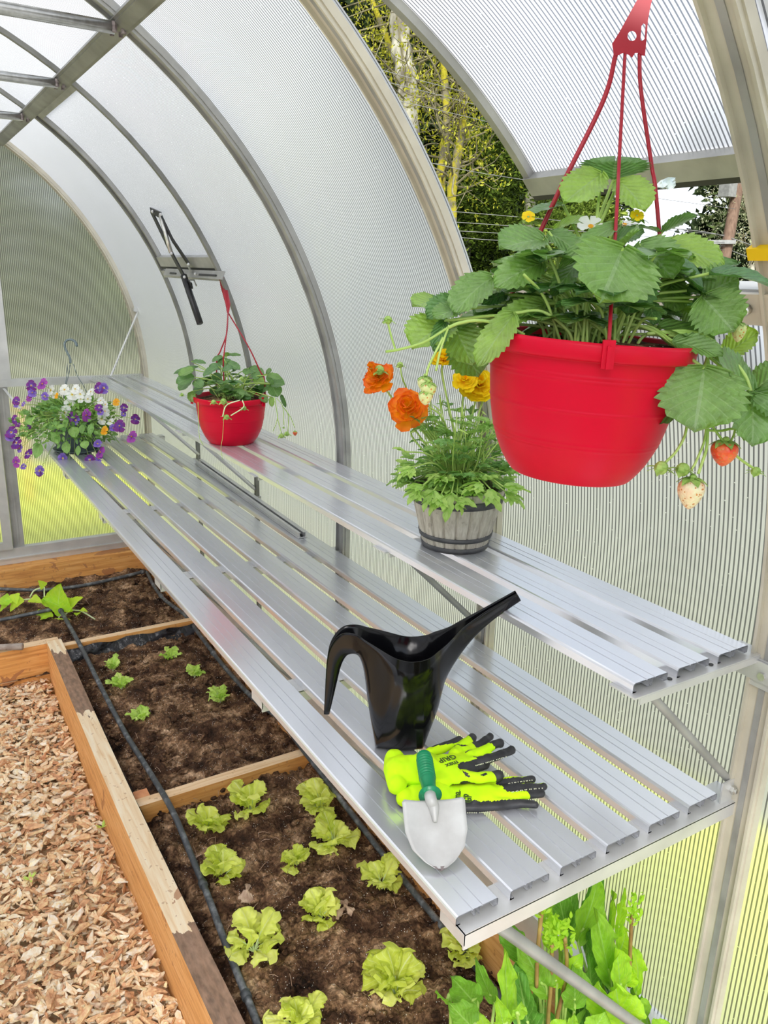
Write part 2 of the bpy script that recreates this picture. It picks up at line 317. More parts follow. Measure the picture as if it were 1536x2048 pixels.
def box(mb, x0, x1, y0, y1, z0, z1, mi=0, **k):
    V = [(x, y, z) for z in (z0, z1) for y in (y0, y1) for x in (x0, x1)]
    mb.add(V, [(0, 2, 3, 1), (4, 5, 7, 6), (0, 1, 5, 4), (2, 6, 7, 3), (0, 4, 6, 2), (1, 3, 7, 5)], mi, **k); return mb
def nrm(v): v = np.asarray(v, float); return v/(np.linalg.norm(v)+1e-12)
def tube(mb, pts, r, n=8, mi=0, tint=.5, cap=True, flat=1.0, up=None):
    P = np.asarray(pts, float); k = len(P); R_ = np.full(k, r) if np.isscalar(r) else np.asarray(r)
    T = np.gradient(P, axis=0); T /= np.linalg.norm(T, axis=1)[:, None]+1e-12
    a = np.array([0, 0, 1.]) if up is None else np.asarray(up, float)
    if abs(T[0]@a) > .95: a = np.array([1., 0, 0])
    N = nrm(np.cross(T[0], a)); V = []
    for i in range(k):
        N = nrm(N-T[i]*(N@T[i])); B = np.cross(T[i], N)
        for j in range(n):
            q = 2*math.pi*j/n; V.append(P[i]+R_[i]*(math.cos(q)*N+flat*math.sin(q)*B))
    F = [(i*n+j, i*n+(j+1) % n, (i+1)*n+(j+1) % n, (i+1)*n+j) for i in range(k-1) for j in range(n)]
    if cap: F += [tuple(range(n-1, -1, -1)), tuple((k-1)*n+j for j in range(n))]
    lu = np.repeat(np.linspace(0, 1, k), n)
    mb.add(V, F, mi, tint=tint, lu=lu); return mb
def spline(pts, n=12):
    P = np.asarray(pts, float); k = len(P)
    Q = np.vstack([2*P[0]-P[1], P, 2*P[-1]-P[-2]]); out = []
    for i in range(k-1):
        a, b, c, d = Q[i:i+4]
        for t in np.linspace(0, 1, n, endpoint=False):
            out.append(.5*((2*b)+(-a+c)*t+(2*a-5*b+4*c-d)*t*t+(-a+3*b-3*c+d)*t**3))
    out.append(P[-1]); return np.array(out)
def lathe(mb, prof, n=48, c=(0, 0, 0), mi=0, tint=.5, rad=None):
    P = np.asarray(prof, float); k = len(P); V = []
    for r, z in P:
        for j in range(n):
            q = 2*math.pi*j/n; rr = r*(1 if rad is None else rad(q, z)); V.append((c[0]+rr*math.cos(q), c[1]+rr*math.sin(q), c[2]+z))
    F = [(i*n+j, i*n+(j+1) % n, (i+1)*n+(j+1) % n, (i+1)*n+j) for i in range(k-1) for j in range(n)]
    mb.add(V, F, mi, tint=tint); return mb
def bar(mb, a, b, w, t, up=(0, 0, 1), mi=0):      # rectangular bar from a to b, w across, t thick along up
    a, b = np.asarray(a, float), np.asarray(b, float); d = nrm(b-a); s = nrm(np.cross(d, up)); u = np.cross(s, d)
    V = [p+s*sx*w/2+u*sz*t/2 for p in (a, b) for sx, sz in ((-1, -1), (1, -1), (1, 1), (-1, 1))]
    mb.add(V, [(3, 2, 1, 0), (4, 5, 6, 7), (0, 1, 5, 4), (1, 2, 6, 5), (2, 3, 7, 6), (3, 0, 4, 7)], mi); return mb
def extrude_y(mb, poly, y0, y1, mi=0):            # closed x-z outline run along y, capped with strips of the outline (thin profiles)
    k = len(poly); V = [(x, y0, z) for x, z in poly]+[(x, y1, z) for x, z in poly]
    F = [(i, (i+1) % k, k+(i+1) % k, k+i) for i in range(k)]
    mb.add(V, F, mi); return mb
def blob(mb, c, r, mi=0, n=8, m=6, sc=(1, 1, 1), tint=.5, axis=None):
    V = []; F = []
    A = np.eye(3)
    if axis is not None:
        z = nrm(axis); x = nrm(np.cross(z, (0.3, .9, .2))); A = np.stack([x, np.cross(z, x), z], 1)
    for i in range(m+1):
        th = math.pi*i/m
        for j in range(n):
            q = 2*math.pi*j/n; V.append(np.asarray(c)+A@np.array([r*sc[0]*math.sin(th)*math.cos(q), r*sc[1]*math.sin(th)*math.sin(q), r*sc[2]*math.cos(th)]))
    F = [(i*n+j, i*n+(j+1) % n, (i+1)*n+(j+1) % n, (i+1)*n+j) for i in range(m) for j in range(n)]
    mb.add(V, F, mi, tint=tint, lu=np.full(len(V), .7)); return mb
SHAPES = {
 'round': lambda u: np.sin(np.pi*np.clip(u, 0, 1)**.72)**.62,
 'straw': lambda u: np.clip(1-np.abs(2*np.clip(u, 0, 1)**.92-1)**2.5, 0, 1)**.62,
 'oval': lambda u: np.sin(np.pi*u**.9)**.8,
 'lance': lambda u: np.sin(np.pi*u**.75)**.9,
 'fan': lambda u: np.clip(u*1.25, 0, 1)**.8*np.where(u > .72, np.sqrt(np.clip(1-((u-.72)/.28)**2, 0, 1)), 1),
 'lobed': lambda u: np.sin(np.pi*u**.9)**.7*(.62+.38*np.abs(np.sin(u*9.5))),
 'heart': lambda u: np.clip(1-u, 0, 1)**.75*np.where(u < .18, .62+.38*np.sin(np.clip(u/.18, 0, 1)*np.pi/2), 1),
}
def leaf(mb, base, tip, w, nh, shape='round', serr=0.0, teeth=9, fold=.15, curl=.15, wav=0.0, nu=14, nv=6, tint=.5, mi=0, seed=None, ph=None):
    """a blade from base to tip, full width w, nh = rough normal"""
    base, tip = np.asarray(base, float), np.asarray(tip, float); L = np.linalg.norm(tip-base); d = (tip-base)/L
    s = nrm(np.cross(d, nh)); nn = np.cross(s, d)
    u = np.linspace(0, 1, nu+1); hw = SHAPES[shape](u)*w/2
    hw[0] = max(hw[0], w*.02); hw[-1] = max(hw[-1], w*.015)
    t = np.linspace(-1, 1, nv+1); U, T = np.meshgrid(u, t, indexing='ij')
    HW = hw[:, None]*np.ones_like(T)
    if serr:
        saw = (u*teeth*1.0) % 1.0
        HW = HW*(1+serr*(saw[:, None]-.5)*np.abs(T)**3)
    p0, p1, p2 = rng.rand(3)*6.28 if ph is None else ph
    H = fold*w*.5*np.abs(T)**1.3-curl*L*(U-.35)**2+wav*L*(np.sin(U*15+p0+T*2)*np.abs(T)**1.5*.5+.3*np.sin(U*27+p1)*T**2*np.sign(T)+.25*np.sin(T*7+p2+U*4))
    V = base+U[..., None]*L*d+(HW*T)[..., None]*s+H[..., None]*nn
    if serr and nu >= 16:     # rounded tip scallop
        pass
    V = V.reshape(-1, 3); c = nv+1
    F = [(i*c+j, i*c+j+1, (i+1)*c+j+1, (i+1)*c+j) for i in range(nu) for j in range(nv)]
    mb.add(V, F, mi, tint=tint, lu=U.ravel(), lv=T.ravel()); return mb
def keep_in(mb):                     # leaves stop at the inside of the arched sheet
    for k, V in enumerate(mb.v):
        V = V.copy(); X = V[:, 0]+.79; Zz = V[:, 2]-.25; rr = np.hypot(X, np.maximum(Zz, 0)); lim = np.where(rr > 1.33, 1.33+(rr-1.33)*.045/(np.maximum(rr-1.33, 0)+.045), rr); f = lim/np.maximum(rr, .1)
        V[:, 0] = X*f-.79; V[:, 2] = np.where(Zz > 0, Zz*f, Zz)+.25; mb.v[k] = V
    return mb
def vnoise(x, y, s=0):
    """smooth value noise"""
    def h(i, j): return (np.sin(i*127.1+j*311.7+s*74.7)*43758.5453) % 1.0
    i, j = np.floor(x), np.floor(y); a, b = x-i, y-j; a = a*a*(3-2*a); b = b*b*(3-2*b)
    return (h(i, j)*(1-a)+h(i+1, j)*a)*(1-b)+(h(i, j+1)*(1-a)+h(i+1, j+1)*a)*b
# ------------------------------------------------------------ greenhouse shell
XC, ZC, RP = -0.79, 0.25, 1.40            # arch centre and sheet radius
ZB, ZG = -0.66, -0.95                      # foot of the frame, path level
Y0, YL = -1.45, 3.72
def arc_pts(t0, t1, n=24):                 # degrees from the right-hand wall over the ridge
    return [(XC+RP*math.cos(math.radians(t)), ZC+RP*math.sin(math.radians(t)), math.cos(math.radians(t)), math.sin(math.radians(t))) for t in np.linspace(t0, t1, n)]
XR, XLW = XC+RP, XC-RP
def wall_pts(z0, z1, side=1): return [(XR if side > 0 else XLW, z0, side, 0), (XR if side > 0 else XLW, z1, side, 0)]
def sheet(mb, pts, y0, y1, off=0.0):
    V = []; k = len(pts)
    for y in (y0, y1):
        V += [(x+nx*off, y, z+nz*off) for x, z, nx, nz in pts]
    mb.add(V, [(i, i+1, k+i+1, k+i) for i in range(k-1)])
def rib(mb, pts, y0, y1, o0, o1, mi=0):
    k = len(pts); V = []
    for y, o in ((y0, o0), (y1, o0), (y1, o1), (y0, o1)):
        V += [(x+nx*o, y, z+nz*o) for x, z, nx, nz in pts]
    F = [(a*k+i, a*k+i+1, ((a+1) % 4)*k+i+1, ((a+1) % 4)*k+i) for a in range(4) for i in range(k-1)]
    F += [(0, k, 2*k, 3*k), (k-1, 2*k-1, 3*k-1, 4*k-1)]
    mb.add(V, F, mi)
TP = 55.6                                  # purlin angle
T_SILL = 25.0                              # foot of the roof vents
W1 = (-0.0, 0.665); W2 = (2.165, 2.845)
mb = MB()
for a, b, lo in ((Y0, W1[0], None), (W1[0], W1[1], 1), (W1[1], W2[0], None), (W2[0], W2[1], 1), (W2[1], YL, None)):
    sheet(mb, wall_pts(ZB, ZC)[:1]+arc_pts(0, T_SILL if lo else TP, 30), a, b)
struct(mb.build('wall_right', M['poly_y'], smooth=True))
mb = MB(); sheet(mb, arc_pts(TP, 180-TP, 30), Y0, YL); struct(mb.build('ceiling', M['poly_y'], smooth=True))
mb = MB(); sheet(mb, arc_pts(180-TP, 180, 24)+[(XLW, ZB, -1, 0)], Y0, YL); struct(mb.build('wall_left', M['poly_y'], smooth=True))
# far gable sheet
mb = MB(); prof = [(XR-.005, ZB)]+[(x, z) for x, z, _, _ in arc_pts(0, 180, 40)]+[(XLW+.005, ZB)]
mb.add([(x, YL, z) for x, z in prof], [tuple(range(len(prof)))]); struct(mb.build('wall_back', M['poly_x']))
full = [(XR, ZB, 1, 0)]+arc_pts(0, 180, 64)+[(XLW, ZB, -1, 0)]
def trim(mb_, mat, smooth=False, parent=None): return struct(mb_.build('trim_1', mat, parent, smooth))
# ribs: (y centre, width, kind)
def main_rib(yc, mat, w=.05):
    m = MB(); rib(m, full, yc-w/2, yc+w/2, -.006, -.022)
    rib(m, full, yc-w/2+.003, yc-w/2+.008, -.022, -.030); rib(m, full, yc+w/2-.008, yc+w/2-.003, -.022, -.030)
    o = trim(m, M[mat]); g = MB(); rib(g, full, yc-.006, yc+.005, -.0215, -.0235)
    c = g.build('groove', M['alu_dull'], o); return o
main_rib(-0.028, 'alu_beige', .056); main_rib(0.692, 'alu_beige', .05); main_rib(1.425, 'alu_dull', .056)
main_rib(-0.74, 'alu_dull', .05); main_rib(3.69, 'alu_beige', .06)
for yc, w in ((2.15, .020), (2.86, .022)):
    m = MB(); rib(m, full, yc-w/2, yc+w/2, -.004, -.018); trim(m, M['alu_dark'])
for s in (TP, 180-TP):                     # purlins
    x, z = XC+(RP-.03)*math.cos(math.radians(s)), ZC+(RP-.03)*math.sin(math.radians(s))
    m = MB(); nx, nz = math.cos(math.radians(s)), math.sin(math.radians(s))
    bar(m, (x, Y0, z), (x, YL-.03, z), .044, .022, (nx, 0, nz))
    bar(m, (x-nx*.012, Y0, z-nz*.012), (x-nx*.012, YL-.03, z-nz*.012), .030, .006, (nx, 0, nz)); trim(m, M['alu_dark'])
xa, za = XC+(RP-.045)*math.cos(math.radians(TP)), ZC+(RP-.045)*math.sin(math.radians(TP))
for yc in (-.74, 1.405, 2.12, 2.83):       # tie tubes between the purlins
    m = MB(); tube(m, [(xa-.01, yc, za), (2*XC-xa+.01, yc, za)], .014, 12); o = trim(m, M['steel'], True)
    b = MB(); 
    for dx in (0, .02):
        tube(b, [(xa-.012+dx, yc-.012, za-.012), (xa-.012+dx, yc-.012, za+.01)], .006, 6)
        tube(b, [(xa-.012+dx, yc+.016, za-.014), (xa-.012+dx, yc+.016, za+.01)], .005, 6)
    b.build('bolt', M['rust'], o)
# girt and sill along the right wall
def onarc(t, off=0.): return XC+(RP+off)*math.cos(math.radians(t)), ZC+(RP+off)*math.sin(math.radians(t))
x, z = onarc(T_SILL-.9, -.012)
m = MB(); nv = (math.cos(math.radians(T_SILL)), 0, math.sin(math.radians(T_SILL)))
bar(m, (x, -.0, z), (x, W1[1], z), .040, .012, nv); bar(m, (x+.006, 0, z+.024), (x+.006, W1[1], z+.024), .008, .026, nv)
trim(m, M['alu_white'])
m = MB(); bar(m, (x-.012, -.74, z-.004), (x-.012, .06, z-.004), .046, .006, nv); o = trim(m, M['alu_beige'])
b = MB(); q = np.array(nv); p0 = np.array([x-.016, .018, z-.004]); tube(b, [p0, p0-q*.010], .0075, 6); tube(b, [p0-q*.008, p0-q*.020], .004, 8); b.build('bolt', M['steel'], o, True)
m = MB(); bar(m, (x, W2[0], z), (x, W2[1], z), .03, .014, nv); trim(m, M['alu_dull'])
m = MB(); bar(m, (XR-.024, -.74, .235), (XR-.024, .0, .235), .006, .05, (0, 0, 1)); o = trim(m, M['alu_white'])
b = MB()
for yy in (-.03, -.075): tube(b, [(XR-.026, yy, .235), (XR-.036, yy, .235)], .007, 6)
b.build('bolt', M['steel'], o)
m = MB(); box(m, XR-.004, XR-.0, -.055, -.0, ZB, .25); 
# foot rails and timber sills
m = MB(); box(m, XR-.05, XR+.01, Y0, YL, -.70, -.60); struct(m.build('baseboard_right', M['alu_white']))
m = MB(); box(m, XR-.11, XR-.035, Y0, YL, -.80, -.685); struct(m.build('baseboard_right', M['wood_y']))
m = MB(); box(m, XLW, XR-.05, YL-.045, YL-.005, -.70, -.60); box(m, XLW, XR-.05, YL-.055, YL-.04, -.655, -.648); struct(m.build('baseboard_back', M['alu_white']))
m = MB(); box(m, XLW, XR-.1, YL-.13, YL-.045, -.80, -.685); struct(m.build('baseboard_back', M['wood_x']))
m = MB(); box(m, XLW, XLW+.06, Y0, YL, -.80, -.60); struct(m.build('baseboard_left', M['alu_white']))
# far gable frame: post, rails, door edge
m = MB(); box(m, -.150, -.095, YL-.035, YL-.004, -.61, .25); box(m, -.128, -.118, YL-.038, YL-.03, -.61, .25); trim(m, M['alu_dull'])
m = MB(); box(m, -.125, -.075, YL-.035, YL-.004, .28, 1.30); trim(m, M['alu_white'])
m = MB(); box(m, XLW+.02, XR-.03, YL-.040, YL-.002, .245, .282); trim(m, M['alu_white'])
# door leaf at far left of the gable
dr = thing('door_1', (-.6, YL-.06, -.6), None, None); dr['kind'] = 'structure'
m = MB()
for a in ((-1.02, -.98, -.6, 1.5), (-.20, -.155, -.6, 1.3)): box(m, a[0], a[1], YL-.06, YL-.036, a[2], a[3])
for z in (-.60, -.20, 1.26): box(m, -.98, -.20, YL-.06, YL-.036, z, z+.04)
m.build('door_frame', M['alu_white'], dr)
# diagonal brace under the rail, beside the door
m = MB(); bar(m, (-.115, YL-.05, .24), (-.075, 3.45, .17), .012, .003, (0, 0, 1)); trim(m, M['alu_white'])
# shelf-end tie rod at the gable
m = MB(); tube(m, [(.565, 3.64, .62), (.40, 3.64, .285)], .0055, 8); bar(m, (.54, 3.64, .625), (.585, 3.64, .625), .02, .02); trim(m, M['alu_white'])
# ------------------------------------------------------------ roof vents
def vent(y0, y1, ang, label):
    hx, hz = onarc(TP, .004); e = thing('window_1', (hx, (y0+y1)/2, hz), None, None); e['kind'] = 'structure'
    ca, sa = math.cos(ang), math.sin(ang)
    def rot(mb_):
        for k, V in enumerate(mb_.v):
            X = V[:, 0]-hx; Z = V[:, 2]-hz; V2 = V.copy(); V2[:, 0] = hx+X*ca-Z*sa; V2[:, 2] = hz+X*sa+Z*ca; mb_.v[k] = V2
        return mb_
    pts = arc_pts(T_SILL+.4, TP-.6, 24)
    m_ = MB(); sheet(m_, pts, y0+.012, y1-.012, .006); pane = rot(m_).build('pane', M['poly_y'], e, True)
    m_ = MB(); w = .018
    rib(m_, pts, y0+.006, y0+.006+w, -.010, .012); rib(m_, pts, y1-.006-w, y1-.006, -.010, .012)
    rib(m_, arc_pts(T_SILL+.4, T_SILL+2.1, 4), y0+.006, y1-.006, -.014, .012); rib(m_, arc_pts(TP-2, TP-.6, 3), y0+.006, y1-.006, -.010, .012)
    rot(m_).build('frame', M['alu_dull'], e)
    m_ = MB(); rib(m_, arc_pts(T_SILL-.1, T_SILL+.42, 3), y0+.006, y1-.006, -.012, .012); rib(m_, pts, y1-.007, y1-.003, -.008, .016)
    rot(m_).build('gasket', M['gasket'], e)
    return e
vent(W1[0], W1[1], math.radians(17.3), '')
vent(W2[0], W2[1], 0.0, '')
# clear tape wad on the open vent's foot bar
def r1(x, z, a=math.radians(17.3)):
    hx, hz = onarc(TP, .004); return hx+(x-hx)*math.cos(a)-(z-hz)*math.sin(a), hz+(x-hx)*math.sin(a)+(z-hz)*math.cos(a)
# ------------------------------------------------------------ ground
gx = MB(); box(gx, -1.62, -.145, Y0, 2.80, ZG-.05, ZG-.03); struct(gx.build('floor', M['bark']))
mb = MB(); V = [(XR+.01, -30, -.93), (2.0, -30, -.93), (2.0, 60, -.93), (XR+.01, 60, -.93), (XR+.01, YL+.02, -.93)]
mb = MB(); nxy = 0
def plane(mb_, x0, x1, y0, y1, z): mb_.add([(x0, y0, z), (x1, y0, z), (x1, y1, z), (x0, y1, z)], [(0, 1, 2, 3)])
plane(mb, XR+.01, 2.0, -12, YL+.02, -.90); plane(mb, -14, 2.0, YL+.02, 7.4, -.90); pass
struct(mb.build('lawn', M['grass']))
mb = MB(); plane(mb, 2.0, 60, -20, YL+.02, -.902); plane(mb, 2.0, 60, YL+.02, 15, -.902); plane(mb, -14, 2.0, 7.4, 15, -.902); plane(mb, -60, 60, 15, 90, -.902); plane(mb, -60, -14, -12, 15, -.902); plane(mb, -14, 2.0, -40, -12, -.902); plane(mb, -14, XLW-.01, -12, YL+.02, -.902); plane(mb, XLW, XR, -12, Y0, -.902)
struct(mb.build('ground', M['gravel']))
# ------------------------------------------------------------ beds: soil with clods
def soil(name, x0, x1, y0, y1, z, label, step=.0065):
    nx, ny = int((x1-x0)/step)+1, int((y1-y0)/step)+1
    X, Y = np.meshgrid(np.linspace(x0, x1, nx), np.linspace(y0, y1, ny), indexing='ij')
    H = z+.022*(vnoise(X*7, Y*7, 1)-.5)+.028*(vnoise(X*22, Y*22, 2)-.5)+.026*np.abs(vnoise(X*48, Y*48, 3)-.5)+.014*(vnoise(X*95, Y*95, 4)-.5)
    H -= .03*np.exp(-((X-x0)/.03)**2)
    H = np.where((X < -.088) & (Y < 2.79) & (Y > 2.7), H-.09, H)
    mb = MB(); V = np.stack([X, Y, H], -1).reshape(-1, 3)
    F = [(i*ny+j, (i+1)*ny+j, (i+1)*ny+j+1, i*ny+j+1) for i in range(nx-1) for j in range(ny-1)]
    mb.add(V, F); return tag(mb.build(name, M['soil'], None, True), label, 'soil', None, 'stuff')
ZS = -.80
soil('bed_soil', -.10, .52, -.35, 1.46, ZS, 'dark crumbly soil with white specks in the front bed of lettuces')
soil('bed_soil', -.10, .52, 1.50, 2.66, ZS, 'brown crumbly soil in the middle bed of small seedlings')
soil('bed_soil', -1.2, .52, 2.71, 3.62, ZS, 'brown soil in the far bed under the gable', .012)
# clods
mb = MB()
for k in range(3800):
    x, y = rng.uniform(-.06, .5), rng.uniform(-.1, 3.5); r = .0025+.010*rng.rand()**3
    n0 = mb.n; blob(mb, (x, y, ZS+.004+rng.uniform(-.004, .01)), r, n=6, m=4, sc=(1+rng.rand()*.6, 1, .7))
    mb.v[-1] += rng.uniform(-1, 1, mb.v[-1].shape)*r*.22
tag(mb.build('soil_clods', M['soil'], None, True), 'loose brown soil crumbs scattered over the planting beds', 'soil', None, 'stuff')
# ------------------------------------------------------------ timber of the beds
def board(name, label, parts, cat='board'):
    pass
def wobble_board(x0, x1, y0, y1, z0, z1, name, label, mats, top=True, group=None):
    m_ = MB(); ns = 30
    ys = np.linspace(y0, y1, ns); xs = .004*np.sin(ys*3.1)
    V = []
    for y, d in zip(ys, xs):
        zt = z1+.003*math.sin(y*5); V += [(x0+d, y, z0), (x1+d, y, z0), (x1+d, y, zt), (x0+d, y, zt)]
    F = []; 
    for i in range(ns-1):
        for a in range(4): F.append((i*4+a, i*4+(a+1) % 4, (i+1)*4+(a+1) % 4, (i+1)*4+a))
    F += [(0, 3, 2, 1), ((ns-1)*4, (ns-1)*4+1, (ns-1)*4+2, (ns-1)*4+3)]
    m_.add(V, F); idx = 0
    for i in range(ns-1):
        for a in range(4):
            y = ys[i]; wet = (2.06 < y < 2.60) or (y < .90)
            if a == 2: m_.m[idx] = 1
            elif a == 1: m_.m[idx] = 2
            idx += 1
    o = m_.build(name, mats); tag(o, label, 'board'); return o
wobble_board(-.158, -.098, -.6, 2.72, ZG-.03, -.728, 'bed_board', 'long orange timber edging board running between the bark path and the soil beds', [M['wood_y'], M['wood_top'], M['wood_wet']])
def cross(x0, x1, y0, y1, z0, z1, label, mats=None):
    m_ = MB(); box(m_, x0, x1, y0, y1, z0, z1); m_.m[1] = 1
    o = m_.build('bed_board', mats or [M['wood_x'], M['wood_topx']]); return tag(o, label, 'board')
cross(-.096, .515, 1.455, 1.495, -.85, -.752, 'narrow timber divider board between the lettuce bed and the seedling bed')
cross(-.096, .515, 2.665, 2.700, -.86, -.738, 'timber divider board between the seedling bed and the far bed')
cross(-1.6, -.102, 2.725, 2.775, -.878, -.738, 'upper orange plank closing the bark path in front of the far bed')
cross(-1.6, -.104, 2.722, 2.775, ZG-.03, -.882, 'lower orange plank closing the bark path in front of the far bed')
m = MB(); c = at(298, 1590, 2, -.765); box(m, -.094, -.045, c[1]-.02, c[1]+.035, -.81, -.762)
tag(m.build('wood_block', M['brick']), 'small orange wooden block in the corner of the seedling bed', 'block')
# black plastic liner behind the divider
m = MB(); xs = np.linspace(-.09, .48, 40); V = []
for i, x in enumerate(xs):
    for j in range(6):
        t = j/5; V.append((x, 2.660-.030*t-.008*math.sin(x*23+t*4)-.010*rng.rand()*t, -.752-.055*t+.006*math.sin(x*40+j)))
m.add(V, [(i*6+j, (i+1)*6+j, (i+1)*6+j+1, i*6+j+1) for i in range(39) for j in range(5)])
tag(m.build('plastic_liner', M['liner'], None, True), 'crumpled black plastic liner along the divider board of the seedling bed', 'liner')
m = MB(); ys = np.linspace(1.0, 2.3, 40); V = []
for i, y in enumerate(ys):
    for j in range(4): V.append((-.096+.012*j/3+.004*math.sin(y*19+j), y, -.748-.03*j/3+.006*math.sin(y*13)))
m.add(V, [(i*4+j, (i+1)*4+j, (i+1)*4+j+1, i*4+j+1) for i in range(39) for j in range(3)])
tag(m.build('plastic_liner', M['liner'], None, True), 'strip of black plastic liner tucked inside the long timber edging board', 'liner')
# ------------------------------------------------------------ drip hoses
def hose(px, label, r=.0092, z=-.775, extra=None, ticks=()):
    P = [at(x, y, 2, zz) for x, y, zz in px]
    if extra: P += [np.array(e) for e in extra]
    C_ = spline(P, 14); m_ = MB(); tube(m_, C_, r, 12); o = m_.build('drip_hose', M['hose'], None, True); tag(o, label, 'hose')
    for t in ticks:
        i = int(t*(len(C_)-2)); d = nrm(C_[i+1]-C_[i]); q = MB(); tube(q, [C_[i]-d*.010, C_[i]-d*.009, C_[i]+d*.009, C_[i]+d*.010], [r*.9, r*1.35, r*1.35, r*.9], 12)
        q.build('fitting', M['hose'], o, True)
    return o
hose([(122, 1222, -.745), (160, 1290, -.735), (205, 1380, -.755), (250, 1465, -.765), (300, 1545, -.765), (345, 1622, -.740), (382, 1710, -.765), (415, 1790, -.77), (445, 1870, -.77), (480, 1960, -.77), (512, 2040, -.77), (530, 2090, -.77)],
     'thick black drip hose running lengthwise over the beds beside the timber board', ticks=(0.004, .62, .86))
hose([(-60, 1250, -.765), (0, 1240, -.765), (60, 1228, -.758), (115, 1216, -.748)], 'short black drip hose crossing the far bed under the cucumber leaves', ticks=(.99,))
hose([(-60, 1178, -.775), (0, 1178, -.775), (80, 1180, -.775), (160, 1172, -.775), (240, 1155, -.775), (292, 1142, -.775)], 'black drip hose laid across the far bed near the gable', ticks=(.99,))
hose([(294, 1144, -.775), (308, 1172, -.775), (330, 1200, -.775), (372, 1232, -.77), (400, 1270, -.76), (450, 1335, -.775), (510, 1400, -.775), (560, 1440, -.775)],
     'black drip hose running lengthwise under the edge of the bench', extra=[(.47, 1.4, -.74), (.47, .9, -.775), (.465, .4, -.775), (.46, 0, -.775)], ticks=(.16, .3, .42))
# tool handle lying on the plank at far left
m = MB(); a, b = at(46, 1293, 2, -.715), at(-60, 1297, 2, -.715); tube(m, [b, (a*.7+b*.3), a-(a-b)*.02, a], [.014, .014, .0155, .013], 14)
tag(m.build('tool_handle', M['handlewood'], None, True), 'end of a worn wooden tool handle lying on the plank at far left', 'tool')
# ------------------------------------------------------------ bark path
def chip_mesh(k):
    r = np.random.RandomState(k); n = 7; L, w, h = r.uniform(.7, 1.15), r.uniform(.24, .55), r.uniform(.05, .11)
    q = np.sort(r.rand(n))*6.283+np.arange(n)*.05; rr = r.uniform(.75, 1.1, n)
    V = []; bow = r.uniform(-.35, .35)
    for z, s in ((-.5, .9), (.15, 1.0), (.5, .72)):
        for a, k2 in zip(q, rr):
            x, y = math.cos(a)*k2*s*L/2, math.sin(a)*k2*s*w/2; V.append((x, y, z*h+bow*x*x+r.uniform(-.05, .05)))
    V.append((0, 0, h*.5+.02)); V = np.array(V)
    F = [tuple(range(n-1, -1, -1))]+[(l*n+i, l*n+(i+1) % n, (l+1)*n+(i+1) % n, (l+1)*n+i) for l in range(2) for i in range(n)]
    F += [(2*n+i, 2*n+(i+1) % n, 3*n) for i in range(n)]
    return V, F
chips = [chip_mesh(k) for k in range(24)]
def rotm(ax, ay, az):
    cx, sx, cy_, sy, cz, sz = math.cos(ax), math.sin(ax), math.cos(ay), math.sin(ay), math.cos(az), math.sin(az)
    return np.array([[cz, -sz, 0], [sz, cz, 0], [0, 0, 1]])@np.array([[cy_, 0, sy], [0, 1, 0], [-sy, 0, cy_]])@np.array([[1, 0, 0], [0, cx, -sx], [0, sx, cx]])
mb = MB()
for k in range(14000):
    y = rng.uniform(.15, 2.72); x = -.165-rng.rand()*.80 if y < 2.0 else -.165-rng.rand()*.6
    V, F = chips[k % 24]; s = rng.choice([.026, .038, .050, .066], p=[.20, .32, .30, .18])
    A = rotm(rng.normal()*.28, rng.normal()*.24, rng.rand()*6.28)
    zz = ZG-.018+.030*rng.rand()+.014*vnoise(np.array(x*5.), np.array(y*5.))+.03*math.exp(-((y-2.7)/.12)**2)
    mb.add((V*s)@A.T+np.array([x, y, zz]), F, tint=rng.rand())
tag(mb.build('bark_mulch', M['bark']), 'reddish brown bark mulch covering the path beside the beds', 'mulch', None, 'stuff')
protos = []
for k in range(8):
    V, F = chips[k*3]; m_ = MB(); m_.add(V*.070, F, tint=.15+.1*k); protos.append(m_)
first = {}
for k in range(300):
    y = .50+2.0*rng.rand()**1.9; x = -.18-rng.rand()*.50; i = k % 8
    if i not in first:
        o = protos[i].build('bark_chip', M['bark']); first[i] = o
    else: o = first[i].copy(); COL.objects.link(o)
    s = rng.uniform(.6, 1.25)
    if k in (3, 77): s = 2.2
    o.location = (x, y, ZG+.020+.010*rng.rand()+.012*vnoise(np.array(x*5.), np.array(y*5.))); o.rotation_euler = (rng.normal()*.22, rng.normal()*.2, rng.rand()*6.28); o.scale = (s, s, s)
    tag(o, 'loose bark chip lying on top of the mulch of the path', 'bark chip', 'loose bark chips on the path')
# ------------------------------------------------------------ outdoors
def cards(mb, P, s, tint, down=.35):
    """small two-sided leaf sprays at points P"""
    k = len(P); a = rng.rand(k)*6.28; b = rng.uniform(-1, .4, k)*down*3
    d = np.stack([np.cos(a)*np.cos(b), np.sin(a)*np.cos(b), np.sin(b)], 1)
    r = rng.normal(size=(k, 3)); e = np.cross(d, r); e /= np.linalg.norm(e, axis=1)[:, None]
    L = (s*rng.uniform(.6, 1.3, k))[:, None]; w = L*.42; bendv = np.cross(d, e)*L*.12
    V = np.stack([P-d*L*.5, P+e*w*.5+bendv, P+d*L*.5, P-e*w*.5+bendv], 1).reshape(-1, 3)
    F = (np.arange(k)[:, None]*4+np.arange(4)).tolist()
    mb.v.append(V); mb.f += [tuple(i+mb.n for i in f) for f in F]; mb.m += [0]*k; mb.n += 4*k
    mb.t.append(np.repeat(tint, 4)); mb.lu.append(np.zeros(4*k)); mb.lv.append(np.zeros(4*k))
